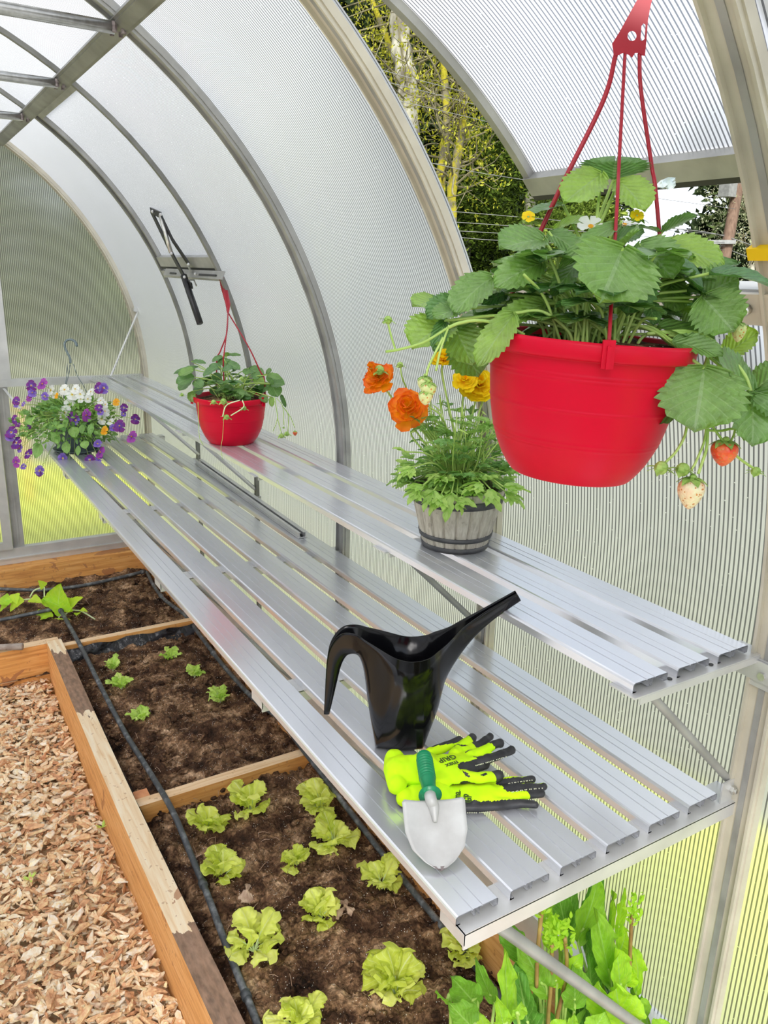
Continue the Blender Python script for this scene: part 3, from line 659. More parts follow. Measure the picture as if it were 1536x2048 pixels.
def conifer(name, H, R_, n, mat, s, label, loc, droop=.25, trunkm='trunk', z0=.06, group='conifers beyond the greenhouse', power=.75):
    e = thing(name, loc, label, 'tree', group); L0 = np.asarray(loc, float)
    m_ = MB(); tube(m_, [L0, L0+[0, 0, H*.5], L0+[0, 0, H*.97]], [H*.022, H*.014, H*.003], 8); m_.build('trunk', M[trunkm], e, True)
    nb = 90; h = rng.rand(nb)**.9*(1-z0)+z0; az = rng.rand(nb)*6.28; P = []; T = []
    per = n//nb
    for hh, a in zip(h, az):
        r = R_*(1-hh)**power*rng.uniform(.7, 1.1); t = rng.rand(per)**.55
        sp = (.16+.10*(1-t))*R_*(.35+.65*(1-hh))
        x = np.cos(a)*r*t+rng.normal(size=per)*sp*.8; y = np.sin(a)*r*t+rng.normal(size=per)*sp*.8
        z = hh*H-droop*r*t**1.4+rng.normal(size=per)*sp*.55
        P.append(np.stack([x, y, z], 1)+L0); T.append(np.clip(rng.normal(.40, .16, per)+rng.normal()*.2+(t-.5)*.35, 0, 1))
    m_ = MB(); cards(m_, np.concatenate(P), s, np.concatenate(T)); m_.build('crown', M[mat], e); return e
def spot(px, dist):                # ground spot seen in that direction
    d = ray(px, 600); d[2] = 0; d = nrm(d); return np.array([CP[0]+d[0]*dist, CP[1]+d[1]*dist, -.9])
TREES = [
 (1045, 18, 7.6, 2.4, 'cedar', 'bright yellow-green cedar seen through the open vent behind the strawberry basket'),
 (930, 19, 4.6, 2.6, 'cedar', 'low bright cedar beside the mossy trunks, under the cables'),
 (1180, 24, 4.6, 1.9, 'cedar', 'green cedar whose tip meets the sky gap under the vent bar'),
 (1390, 30, 3.6, 2.4, 'fir', 'short dark fir left of the utility pole'),
 (1500, 27, 2.8, 2.6, 'fir', 'low dark evergreen right of the utility pole'),
 (1290, 33, 2.9, 2.6, 'cedar', 'low cedar in the sky gap between basket and pole')]
for px, d, H, R_, k, lab in TREES:
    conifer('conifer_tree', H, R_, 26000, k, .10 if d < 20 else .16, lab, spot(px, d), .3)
# a close dark stand behind the trunks and all along the back
STAND = [(640, 26, 17), (735, 25, 16), (820, 27, 17), (900, 26, 15), (980, 28, 14), (1075, 31, 10.5)]
w_ = ['leftmost', 'second from left', 'third from left', 'fourth from left', 'fifth from left', 'rightmost']
for k, (px, d, H) in enumerate(STAND):
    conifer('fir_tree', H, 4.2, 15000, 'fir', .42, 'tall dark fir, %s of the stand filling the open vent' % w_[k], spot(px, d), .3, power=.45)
backs = []
src = conifer('fir_tree', 12, 3.6, 9000, 'fir', .5, 'dark fir blurred behind the frosted wall or gable', (-13, 22, -.9), .3, power=.5)
for k, (x, y) in enumerate([(-8, 23), (-3.5, 21), (.8, 22), (5, 21), (9.5, 22.5), (24, 16), (26, 8), (25, 0), (24, -8), (-18, 18), (-20, 10), (-21, 2)]):
    r = src.copy(); COL.objects.link(r); r.location = (x, y, -.9); r.rotation_euler = (0, 0, k*1.3); sc = 1+.15*math.sin(k*2.1); r.scale = (sc, sc, sc)
    r['label'] = 'dark fir blurred behind the frosted wall or gable'; r['group'] = 'firs behind the frosted sheets'
    for ch in src.children:
        c = ch.copy(); COL.objects.link(c); c.parent = r
src['group'] = 'firs behind the frosted sheets'
# bare mossy trees
def bare_tree(pts, r0, r1, mat, leafmat, label, nb=26, leaves=1500, spread=1.6, seed=0):
    P = np.array([np.array(p, float) for p in pts]); e = thing('bare_tree', (P[0][0], P[0][1], -.9), label, 'tree')
    C_ = spline(P, 10); m_ = MB(); tube(m_, C_, np.linspace(r0, r1, len(C_))*(1+.12*np.sin(np.arange(len(C_))*1.7)), 10); m_.build('trunk', M[mat], e, True)
    b = MB(); L = []
    for k in range(nb):
        i = rng.randint(len(C_)//4, len(C_)); p = C_[i]; d = nrm(rng.normal(size=3)*[1, 1, .5]+[0, 0, .45]); ln = rng.uniform(.5, 1)*spread
        q = spline([p, p+d*ln*.5+rng.normal(size=3)*.1, p+d*ln+[0, 0, rng.uniform(-.3, .5)]], 6); tube(b, q, np.linspace(.022, .006, len(q)), 5, cap=False)
        for j in range(3):
            o = q[rng.randint(5, len(q))]; dd = nrm(rng.normal(size=3)); tube(b, [o, o+dd*ln*.25, o+dd*ln*.45+[0, 0, .1]], [.009, .006, .004], 4, cap=False); L.append(o+dd*ln*.4)
        L.append(q[-1])
    b.build('branches', M['twig'], e)
    L = np.array(L); idx = rng.randint(0, len(L), leaves); P_ = L[idx]+rng.normal(size=(leaves, 3))*[.16, .16, .22]
    m_ = MB(); cards(m_, P_, .075, rng.rand(leaves), 1.0); m_.build('leaves', M[leafmat], e)
def up(px_list, dist):
    """points of a trunk seen in those directions, all at one distance"""
    out = []
    for x, y in px_list: out.append(CP+ray(x, y)*dist)
    return out
bare_tree(up([(812, 620), (812, 380), (816, 190), (800, 60), (812, -180)], 15), .24, .17, 'trunk', 'mossleaf', 'thick pale lichen-covered trunk at the top left of the open vent', 30, 2600, 2.2)
bare_tree(up([(905, 640), (903, 400), (912, 330), (925, 240), (940, 60)], 14), .10, .06, 'mosstrunk', 'mossleaf', 'slender trunk coated in yellow moss, right one of the mossy pair', 26, 900, 1.3)
bare_tree(up([(885, 640), (882, 380), (893, 250), (890, 170), (880, 20)], 14.4), .10, .055, 'mosstrunk', 'mossleaf', 'slender trunk coated in yellow moss, left one of the mossy pair', 26, 900, 1.3)
bare_tree(up([(830, 620), (818, 260), (818, 200), (790, 120), (720, -60)], 15.6), .09, .05, 'mosstrunk', 'mossleaf', 'leaning mossy trunk with yellow spring leaves at the upper left of the open vent', 34, 3200, 1.8)
bare_tree(up([(1505, 640), (1503, 520), (1508, 440), (1500, 390)], 22), .09, .04, 'trunk', 'paleleaf', 'pale budding deciduous tree right of the utility pole', 30, 3400, 1.5)
# shrubs just beyond the lawn edge
# utility pole with transformer, and cables
D = 21.0; a, b = atd(1434, 600, D), atd(1484, 330, D)
e = thing('utility_pole', (a[0], a[1], -.9), 'brown wooden utility pole with a grey box against the sky', 'pole')
m = MB(); base = a+(a-b)*.35; base[2] = min(base[2], -.9); tube(m, [base, a, b, b+(b-a)*.3], [.17, .155, .14, .13], 12); m.build('pole', M['polewood'], e, True)
m = MB(); c = atd(1457, 368, D-.2); box(m, c[0]-.16, c[0]+.16, c[1]-.16, c[1]+.16, c[2]-.32, c[2]+.22); m.build('transformer_box', M['alu_dull'], e)
m = MB(); c = atd(1428, 484, D-.2); bar(m, c-CR*.45, c+CR*.55, .12, .10); m.build('crossarm', M['alu_dull'], e)
WL = [((740, 134), (960, 192), (1500, 330)), ((740, 156), (942, 207), (1500, 352)), ((760, 194), (968, 242), (1500, 372)), ((840, 322), (1044, 359), (1470, 418)),
      ((880, 421), (1060, 436), (1450, 470)), ((890, 443), (1060, 455), (1450, 486)), ((900, 461), (1060, 470), (1450, 492)), ((905, 474), (1060, 484), (1450, 500)), ((1330, 455), (1440, 470), (1560, 512)), ((1440, 492), (1500, 515), (1580, 535))]
nm = ['top', 'second', 'third', 'fourth', 'fifth', 'sixth', 'seventh', 'lowest long']
for k, w in enumerate(WL):
    ds = (12.5, 13.2, 20.5) if k < 8 else (21, 21, 20)
    P = spline([atd(x, y, d_) for (x, y), d_ in zip(w, ds)], 10); m = MB(); tube(m, P, .0055 if k < 8 else .012, 5)
    lab = ('%s of the grey cables crossing the open vent' % nm[k]) if k < 8 else ('upper cable right of the utility pole' if k == 8 else 'lower cable right of the utility pole')
    tag(m.build('power_cable', M['wire'], None, True), lab, 'cable')
# yellow strap tied on the near rib
tt = 27.6; m = MB(); pts = arc_pts(tt-.35, tt+.35, 4); rib(m, pts, -.060, .004, -.0, -.034); tag(m.build('yellow_strap', M['yellowtape']), 'small yellow strap wrapped round the nearest rib at right', 'strap')
# yellow barrier line on the lawn behind the gable
m = MB(); tube(m, [(-6, 6.0, -.19), (.25, 6.0, -.19)], .016, 6); o = m.build('yellow_rail', M['yellowtape'], None, True); tag(o, 'yellow rail blurred behind the gable sheet at far left', 'rail')
mm = MB()
for x in (-6, -3, .2): tube(mm, [(x, 6.03, -.9), (x, 6.03, -.18)], .02, 6)
mm.build('post', M['yellowtape'], o)
# ------------------------------------------------------------ slatted benches
P_, SW = .097, .0745
def slat_profile(x, zt, w=SW, h=.016, t=.0022):
    """C-shaped aluminium extrusion, open underneath, with two ribs and a top groove"""
    r = .004; o = [(0, -h), (0, -r), (r*.3, -r*.3), (r, 0), (w*.36, 0), (w*.36+.0005, -.0014), (w*.36+.0021, -.0014), (w*.36+.0026, 0), (w*.60, 0), (w*.60+.0005, -.0012), (w*.60+.0017, -.0012), (w*.60+.0022, 0), (w-.002, 0), (w, -.002), (w, -h+.003), (w-.008, -h+.003), (w-.008, -h+.003+t), (w-t, -h+.003+t),
                   (w-t, -t), (w*.56, -t), (w*.56, -h*.5), (w*.54, -h*.62), (w*.56, -h*.8), (w*.53, -h*.8), (w*.525, -h*.6), (w*.535, -h*.5), (w*.535, -t), (w*.46, -t), (w*.46, -h*.5), (w*.47, -h*.6), (w*.455, -h*.8), (w*.43, -h*.8), (w*.44, -h*.6), (w*.435, -h*.5), (w*.435, -t),
                   (t, -t), (t, -h+t), (.008, -h+t), (.008, -h)]
    return [(x+a, zt+b) for a, b in o]
def bench(name, label, x0, n, zt, y0, y1, joint, strut, lean):
    e = thing(name, (x0, y0, zt), label, 'shelf')
    for k in range(n):
        x = x0+k*P_
        for a, b in ((y0, joint), (joint+.001, y1)) if joint else ((y0, y1),):
            m_ = MB(); pr = slat_profile(x, zt); extrude_y(m_, pr, a, b); 
            V = [(px_, yy, pz) for yy in (a, b) for px_, pz in pr]; k_ = len(pr)
            m_.build('slat', M['alu'], e)
    return e
Hs = .2818; AX = .300
lower = bench('slatted_bench', 'wide lower aluminium bench of six slats carrying the watering can', 0.0, 6, 0.0, 0.0, 3.47, 1.93, None, None)
upper = bench('slatted_shelf', 'narrow upper aluminium shelf of three slats under the barrel planter', AX, 3, Hs, -.003, 3.68, 2.05, None, None)
RY = (0.0, .69, 1.425, 2.14, 2.84, 3.44)
for k, y in enumerate(RY):
    m = MB(); yy = y-.012 if k == 0 else y; 
    bar(m, (.002, yy+.022, -.0175), (.612, yy+.022, -.0175), .055, .003); bar(m, (.002, yy-.004, -.030), (.612, yy-.004, -.030), .003, .026)
    bar(m, (.001, yy+.022, -.026), (.004, yy+.022, -.026), .055, .02)
    b = m.build('bracket', M['alu_white'], lower)
    if k == 0:
        m = MB(); bar(m, (.558, yy+.004, .004), (.607, yy+.004, .004), .003, .042); m.build('end_plate', M['alu_white'], lower)
        for (cx, cz) in ((.585, .006), (.598, -.022)):
            m = MB(); tube(m, [(cx, yy+.004, cz), (cx, yy-.004, cz)], .008, 6); tube(m, [(cx, yy, cz), (cx, yy-.008, cz)], .0045, 8); m.build('bolt', M['steel'], lower)
    m = MB(); tube(m, [(.05, yy+.02, -.035), (.075, yy+.02, -.05), (.57, yy+.02, -.60), (.60, yy+.02, -.62)], [.009, .0125, .0125, .010], 12, flat=.8); m.build('strut', M['alu_dull'], lower, True)
    m = MB(); yu = y-.010 if k == 0 else y
    bar(m, (.292, yu+.020, Hs-.0175), (.606, yu+.020, Hs-.0175), .050, .003); bar(m, (.305, yu-.004, Hs-.024), (.606, yu-.004, Hs-.024), .003, .012)
    m.build('bracket', M['alu_white'], upper)
    if k not in (2, 5):
        m = MB(); tube(m, [(.335, yu+.02, Hs-.022), (.350, yu+.02, Hs-.032), (.585, yu+.012, .020), (.600, yu+.012, .006)], [.005, .0075, .0075, .006], 12); m.build('strut', M['alu_white' if k > 1 else 'alu_dull'], upper, True)
# small holes-with-bolts of the near upper bracket
for i, xx in enumerate((AX+SW+.010, AX+P_+SW+.010)):
    m = MB(); tube(m, [(xx, .0, Hs-.0158), (xx, .0, Hs-.0142)], .004, 10); m.build('bolt_hole', M['gasket'], upper)
m = MB(); box(m, .588, .607, -.045, -.018, .235, .262); m.build('slot', M['gasket'], upper)
m = MB(); bar(m, (.36, -.012, .245), (.606, -.012, .245), .003, .0) if False else bar(m, (XR-.03, -.05, .24), (XR-.03, .30, .24), .003, .035, (0, 0, 1)); m.build('wall_plate', M['alu_white'], upper)
# spare aluminium profile lying on the bench
a, b = np.array([.545, 2.70, .0]), np.array([.512, 1.555, .0]); e = thing('aluminium_profile', (.53, 2.1, 0), 'spare ribbed aluminium profile lying loose along the back slat of the bench', 'profile')
m = MB(); bar(m, a+[0, 0, .003], b+[0, 0, .003], .030, .004); bar(m, a+[-.010, 0, .011], b+[-.010, 0, .011], .003, .016); bar(m, a+[.012, 0, .011], b+[.012, 0, .011], .003, .018); bar(m, a+[.012, 0, .020], b+[.012, 0, .020], .016, .002); bar(m, a+[-.010, 0, .019], b+[-.010, 0, .019], .010, .002); m.build('channel', M['alu_white'], e)
m = MB(); bar(m, a+[.001, 0, .007], b+[.001, 0, .007], .006, .005); m.build('rubber_seal', M['gasket'], e)
# ------------------------------------------------------------ automatic vent opener on the far vent
e = thing('vent_opener', (.46, 2.45, .83), 'black and silver automatic vent opener arm on the closed far vent', 'vent opener')
xo = .425
def O(x, y, X=xo): return at(x, y, 0, X)
def strip(pts, w, mat, name, t=.005):
    m_ = MB()
    for p, q in zip(pts[:-1], pts[1:]): bar(m_, p, q, w, t, (1, 0, .25))
    return m_.build(name, M[mat], e)
A0, A1, A2, A3 = O(302, 421, .36), O(321, 430, .36), O(343, 506, .39), O(368, 553, .42)
strip([A0, A2, A3], .026, 'blackmat', 'long_arm'); strip([A0, A1+(A1-A0)*.1], .024, 'blackmat', 'link'); strip([A1, O(345, 480, .39), O(378, 529, .43)], .020, 'blackmat', 'short_arm')
m = MB(); tube(m, [A1, O(342, 505, .385)], .008, 10); m.build('spring_rod', M['steel'], e, True)
m = MB(); tube(m, [A3-(O(400, 648, .44)-A3)*.02, O(400, 647, .44)], .0125, 14); m.build('cylinder', M['blackmat'], e, True)
m = MB(); strip([O(372, 560, .43), O(384, 572, .43)], .022, 'blackmat', 'catch')
for q in (O(305, 423, .352), O(321, 429, .352), O(343, 507, .38), O(369, 554, .41), O(377, 529, .42), O(391, 548, .44)):
    m = MB(); blob(m, q, .006); m.build('rivet', M['alu_white'], e, True)
m = MB(); bar(m, O(330, 544, .455), O(447, 551, .455), .004, .030, (.4, 0, .9)); m.build('slotted_bar', M['alu_dull'], e)
m = MB(); bar(m, O(340, 546, .449), O(352, 547, .449), .003, .006, (.4, 0, .9)); bar(m, O(398, 549, .449), O(432, 551, .449), .003, .006, (.4, 0, .9)); m.build('slot', M['gasket'], e)
m = MB(); bar(m, O(374, 527, .445), O(382, 543, .445), .012, .004, (1, 0, .2)); bar(m, O(378, 560, .44), O(388, 560, .44), .004, .004); bar(m, O(388, 560, .44), O(393, 572, .44), .004, .004); m.build('clip', M['steel'], e)
# tape wad
p = at(1352, 352, 1, .18); m = MB()
c = atd(1332, 362, np.dot(np.array([r1(*onarc(T_SILL+1))[0]-.01, .2, r1(*onarc(T_SILL+1))[1]])-CP, CF))
for k in range(5): leaf(m, c+CR*(-.018+.004*k)+CU*(-.010), c+CR*(.016)+CU*(.006-.003*k), .012, -CF, 'oval', wav=.2, nu=6, nv=3)
tag(m.build('tape_wad', M['tapeclear'], None, True), 'crumpled clear tape stuck on the foot bar of the open vent', 'tape')
# ------------------------------------------------------------ strawberry baskets
def basket_pot(e, c, s, lugang, mat, tilt=0, zs=1.0):
    """c = centre of the base, s = scale; round plastic pot with rolled lip, step lines and three strap lugs"""
    H = .158*s
    ctl = [(0, .0745), (.004, .0785), (.018, .0885), (.036, .0975), (.056, .1045), (.080, .1098), (.105, .1132), (.130, .1156), (.138, .1164)]
    zz = np.linspace(0, .138, 93); rr = np.interp(zz, [a for a, b in ctl], [b for a, b in ctl])
    for _ in range(12): rr[1:-1] = .25*rr[:-2]+.5*rr[1:-1]+.25*rr[2:]
    for zr in (.044, .0485, .084, .117, .1215): rr = rr+.0009*np.exp(-((zz-zr)/.0011)**2)
    pr = [(0, .004), (.060*s, .004), (.064*s, 0), (.073*s, 0)]+[(a*s, b*s+.0008) for a, b in zip(rr, zz)]
    pr += [(.1180*s, .1392*s), (.1235*s, .1395*s), (.1250*s, .1415*s), (.1255*s, .154*s), (.1240*s, .158*s), (.1200*s, .158*s), (.1185*s, .156*s), (.1150*s, .135*s), (.105*s, .06*s), (.08*s, .012*s), (0, .010)]
    m_ = MB(); lathe(m_, [(a_, .158*s+(b_-.158*s)*zs) for a_, b_ in pr], 72, c)
    if tilt:
        V = m_.v[0]; p0 = np.asarray(c)+[0, 0, .15*s]; ct, st_ = math.cos(tilt), math.sin(tilt); K_x = CF; W_ = V-p0
        m_.v[0] = p0+W_*ct+np.cross(K_x, W_)*st_+np.outer(W_@K_x, K_x)*(1-ct)
    o = m_.build('pot', M[mat], e, True)
    for a in lugang:
        d = np.array([math.cos(a), math.sin(a), 0]); q = MB(); p = np.asarray(c)+d*.1265*s+[0, 0, .145*s]
        bar(q, p-[0, 0, .012*s], p+[0, 0, .018*s], .013*s, .006*s, d); bar(q, p+d*.003*s-[0, 0, .012*s], p+d*.003*s+[0, 0, .012*s], .004*s, .006*s, d)
        q.build('lug', M[mat], o)
    m_ = MB(); th = np.linspace(0, 2*math.pi, 33)[:-1]; V = [(c[0], c[1], c[2]+.150*s)]
    for r in (.04, .08, .117):
        for a in th: V.append((c[0]+r*s*math.cos(a), c[1]+r*s*math.sin(a), c[2]+(.150 if r < .1 else .143)*s+.006*s*rng.rand()))
    F = [(0, 1+i, 1+(i+1) % 32) for i in range(32)]+[(1+k*32+i, 1+k*32+32+i, 1+k*32+32+(i+1) % 32, 1+k*32+(i+1) % 32) for k in range(2) for i in range(32)]
    m_.add(V, F); m_.build('soil', M['soil'], e); return o
def frond(mb_, base, tip, w, nh, tint, shape='straw', serr=.16, wav=.022, curl=.30, fold=.26, nu=44, nv=8):
    leaf(mb_, base, tip, w, nh, shape, serr, 9 if nu > 20 else 7, fold, curl*rng.uniform(.4, 1.3), wav, nu, nv, tint)
def berry(e, c, r, ln, mat, name='strawberry', axis=(0, 0, 1)):
    m_ = MB(); z = np.linspace(0, 1, 14); pr = [(r*math.sin(min(1, t*1.0)**.66*math.pi)**.62*(1.0-.10*t)+.0001, -ln*t) for t in z[::-1]]
    V = []; lathe(m_, pr, 16, c); o = m_.build(name, M[mat], e, True)
    k = MB()
    for a in range(6):
        q = a*math.pi/3; d = np.array([math.cos(q), math.sin(q), -.25]); leaf(k, np.asarray(c)+[0, 0, .001], np.asarray(c)+d*r*1.15, r*.75, (0, 0, 1), 'lance', curl=.4, nu=6, nv=2, tint=.5)
    blob(k, np.asarray(c)+[0, 0, .002], r*.25, sc=(1, 1, .8)); k.build('calyx', M['calyx'], o); return o
def bud(e, c, r, name='bud', col='calyx'):
    m_ = MB(); blob(m_, c, r*.8, n=8, m=6)
    for a in range(7):
        q = a*.9; d = np.array([math.cos(q), math.sin(q), -.3+.5*(a % 2)]); leaf(m_, c, np.asarray(c)+d*r*1.7, r*.9, (0, 0, 1), 'lance', curl=.3, nu=5, nv=2)
    return m_.build(name, M[col], e)
def flower5(e, c, r, mat, axis, npet=5, name='flower', mid='golden', w=.85, cup=.25, tint=.5):
    c = np.asarray(c, float); z = nrm(axis); x = nrm(np.cross(z, (.3, .9, .25))); y = np.cross(z, x); m_ = MB()
    for a in range(npet):
        q = 6.283*a/npet+rng.rand()*.2; d = x*math.cos(q)+y*math.sin(q); leaf(m_, c+z*.001, c+d*r+z*r*cup, r*w, z, 'fan', fold=.1, curl=.15, wav=.05, nu=7, nv=4, tint=tint+rng.uniform(-.2, .2))
    o = m_.build(name, M[mat], e, True)
    k = MB(); blob(k, c+z*r*.10, r*.2, sc=(1, 1, .6), axis=z); k.build('centre', M[mid], o, True); return o
ZOOM = .47917
def Z(cx, cy, d): return atd(800+cx*ZOOM, 320+cy*ZOOM, d)
D0 = .945
pc = atd(1176, 690, D0); pc[2] -= 0.0
base_c = np.array([pc[0], pc[1], atd(1172, 966, D0-.05)[2]])
# the pot hangs straight down from the roof purlin
e1 = thing('hanging_basket', base_c, 'big red hanging basket of strawberries, nearest to the camera', 'hanging basket')
toc = nrm([CP[0]-base_c[0], CP[1]-base_c[1], 0]); aca = math.atan2(toc[1], toc[0])
lugs = [aca+.17, aca+.17+2.09, aca+.17-2.09]
S1 = .985
basket_pot(e1, base_c, S1, lugs, 'red', math.radians(3), 1.07)
top = base_c+[0, 0, .150*S1]
m = MB(); ap = Z(950, -450, D0)
hk = at(1262, 112, 1, base_c[1]); hk = atd(1264, 116, D0+.0)
strapP = {}
for a, mids, topx in ((lugs[0], [Z(905, 200, D0-.055), Z(915, 0, D0-.02)], (1250, 118)), (lugs[1], [Z(1070, 160, D0+.02), Z(1050, 20, D0+.02), atd(1282, 180, D0)], (1279, 118)), (lugs[2], [Z(650, 160, D0+.02), atd(1205, 205, D0)], (1232, 118))):
    p0 = base_c+np.array([math.cos(a)*.128*S1, math.sin(a)*.128*S1, .150*S1]); P = spline([p0, *mids, atd(topx[0], topx[1]-10, D0)], 14)
    q = MB(); tube(q, P, .0021, 8, flat=1.4); q.build('strap', M['redstrap'], e1, True)
# flat moulded hook plate with two cut-outs, built in the vertical plane facing the camera
hq = MB(); out = [(1228, 112), (1224, 88), (1240, 62), (1262, 22), (1274, 0), (1286, -22), (1300, -60), (1302, -110), (1285, -135), (1262, -128), (1256, -112), (1270, -118), (1286, -108), (1288, -80), (1300, -75), (1312, -40), (1303, 5), (1300, 18), (1296, 40), (1293, 80), (1290, 112), (1284, 111), (1279, 106), (1270, 106), (1264, 116), (1258, 110), (1246, 106), (1238, 110)]
def plate(mb_, outline, holes, depth, th):
    import mathutils
    loops = [outline]+holes; V2 = [Vector((x, y)) for L in loops for x, y in L]; E = []; o = 0
    for L in loops:
        E += [(o+i, o+(i+1) % len(L)) for i in range(len(L))]; o += len(L)
    r = mathutils.geometry.delaunay_2d_cdt(V2, E, [], 0, 1e-4)
    vv, ff = r[0], r[2]
    def inside(x, y, L):
        c_ = False
        for i in range(len(L)):
            x1, y1 = L[i]; x2, y2 = L[i-1]
            if (y1 > y) != (y2 > y) and x < (x2-x1)*(y-y1)/(y2-y1)+x1: c_ = not c_
        return c_
    keep = []
    for f in ff:
        cx = sum(vv[i][0] for i in f)/len(f); cy_ = sum(vv[i][1] for i in f)/len(f)
        if inside(cx, cy_, outline) and not any(inside(cx, cy_, h) for h in holes): keep.append(tuple(f))
    a_ = np.array([depth(v[0], v[1], -th/2) for v in vv]); b_ = np.array([depth(v[0], v[1], th/2) for v in vv]); n_ = len(vv)
    ec = {}
    for f in keep:
        for i in range(len(f)): ec.setdefault(tuple(sorted((f[i], f[(i+1) % len(f)]))), []).append((f[i], f[(i+1) % len(f)]))
    side = [(s_[0][0], s_[0][1], s_[0][1]+n_, s_[0][0]+n_) for s_ in ec.values() if len(s_) == 1]
    mb_.add(np.vstack([a_, b_]), keep+[tuple(i+n_ for i in f[::-1]) for f in keep]+side)
circ = [(1264+9*math.cos(t), 72+10*math.sin(t)) for t in np.linspace(0, 6.283, 15)[:-1]]
slot = [(1284, 82), (1281, 80), (1283, 52), (1287, 47), (1291, 50), (1289, 78)]
plate(hq, out, [circ, slot], lambda x, y, t: atd(x, y, D0+t), .005)
hq.build('hook', M['redstrap'], e1)
# foliage: measured leaflets (x, y of base and tip on the plant, width, depth shift, tint)
LV = [  # tint mixes leaf colour with backlight painted into some leaflets
 (840, 60, 695, 165, 130, .0, .72), (915, 85, 1020, 195, 135, .0, .76), (890, 85, 900, 8, 225, .03, .12), (680, 185, 548, 218, 70, .03, .15), (600, 330, 430, 355, 150, -.02, .28),
 (620, 300, 755, 385, 80, .0, .22), (640, 290, 765, 240, 75, .02, .78), (595, 425, 415, 505, 110, -.05, .33), (925, 255, 690, 405, 62, -.06, .30), (750, 415, 645, 548, 70, -.04, .25),
 (930, 370, 850, 568, 250, -.11, .34), (925, 372, 990, 292, 130, -.07, .38), (925, 374, 765, 385, 110, -.07, .36), (1000, 350, 1135, 480, 150, -.07, .30), (1000, 470, 955, 622, 140, -.06, .10), (1095, 300, 1225, 232, 80, .03, .18),
 (1090, 305, 975, 270, 60, .03, .22), (1115, 345, 1338, 428, 120, .0, .80), (1265, 570, 1165, 468, 135, -.03, .20), (1265, 572, 1385, 705, 165, -.05, .34), (1265, 568, 1400, 490, 145, -.03, .36),
 (1250, 510, 1195, 438, 105, .03, .85), (1355, 815, 1485, 725, 115, .02, .95), (1135, 755, 1335, 800, 90, -.06, .30), (1270, 870, 1235, 1108, 255, -.07, .32), (1245, 895, 1055, 1068, 150, -.03, .04),
 (1468, 968, 1330, 825, 165, -.05, .22), (1470, 965, 1610, 850, 150, -.04, .28), (1466, 972, 1480, 1170, 160, -.06, .26), (1474, 970, 1620, 1065, 150, -.05, .24), (385, 485, 232, 612, 130, -.02, .32),
 (440, 520, 345, 562, 80, .0, .82), (165, 590, 60, 605, 100, .02, .60), (240, 585, 125, 645, 95, .0, .12), (260, 620, 150, 650, 85, -.02, .3), (205, 680, 60, 760, 180, .0, .66), (185, 670, 150, 782, 55, -.02, .10),
 (225, 690, 300, 842, 150, .0, .42), (255, 740, 320, 888, 140, .03, .38), (475, 640, 335, 838, 95, -.06, .62), (605, 598, 415, 668, 75, -.04, .5), (440, 560, 352, 592, 60, .0, .05), (1040, 590, 1062, 672, 60, -.02, .12),
 (1130, 500, 1150, 622, 100, .0, .35), (610, 470, 650, 520, 80, .02, .70), (700, 560, 620, 640, 60, .02, .1), (820, 560, 900, 640, 60, .04, .15), (480, 560, 560, 620, 70, .05, .08), (1180, 620, 1240, 690, 80, .02, .7),
 (540, 430, 500, 380, 70, .05, .1), (700, 330, 720, 430, 90, .06, .05), (900, 330, 1010, 300, 80, .06, .15), (1060, 420, 1160, 520, 110, .06, .1), (560, 540, 440, 540, 70, .05, .12), (800, 470, 740, 560, 80, .05, .04),
 (1210, 690, 1330, 640, 80, .04, .8), (330, 660, 400, 720, 60, .02, .3)]
m = MB(); st = MB(); crown = base_c+[0, 0, .150*S1]
for k, (bx, by, tx, ty, w, dd, tn) in enumerate(LV):
    db = D0+dd; b_ = Z(bx, by, db); lift = .030 if abs(ty-by)+abs(tx-bx) > 90 else .02
    t_ = Z(tx, ty, db-.02); wm = w*ZOOM*D0/FPX
    nh = -CF*.75+CU*.55+CR*rng.uniform(-.2, .2)
    if k in (2, 3, 15, 16): nh = CU*1.0-CF*.30
    frond(m, b_, t_+(t_-b_)*.08, wm*1.28, nh+rng.normal(size=3)*.18, np.clip(tn, 0, 1), wav=.024, serr=.22)
    if k % 1 == 0 and k not in (11, 12, 19, 20, 27, 28, 29):
        a = rng.rand()*6.28; r = .06*rng.rand(); p0 = crown+np.array([math.cos(a)*r, math.sin(a)*r, -.005])
        mid = p0*.45+b_*.55+np.array([0, 0, .02 if b_[2] > p0[2] else .035]); tube(st, spline([p0, p0*.8+mid*.2+[0, 0, .012], mid, b_], 6), .0019, 6, tint=rng.rand())
for k in range(30):                # leaves behind the front ones, their shade put into a dark tint
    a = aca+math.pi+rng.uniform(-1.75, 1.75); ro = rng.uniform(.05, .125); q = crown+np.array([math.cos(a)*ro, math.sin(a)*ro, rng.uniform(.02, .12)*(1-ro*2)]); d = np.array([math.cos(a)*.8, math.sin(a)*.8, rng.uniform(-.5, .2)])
    frond(m, q, q+nrm(d)*rng.uniform(.045, .07), rng.uniform(.045, .065), (0, 0, 1)-CF*.3, rng.uniform(0, .35), nu=24, nv=6); tube(st, spline([crown, (crown+q)/2+[0, 0, .02], q], 4), .0017, 5, tint=rng.rand())
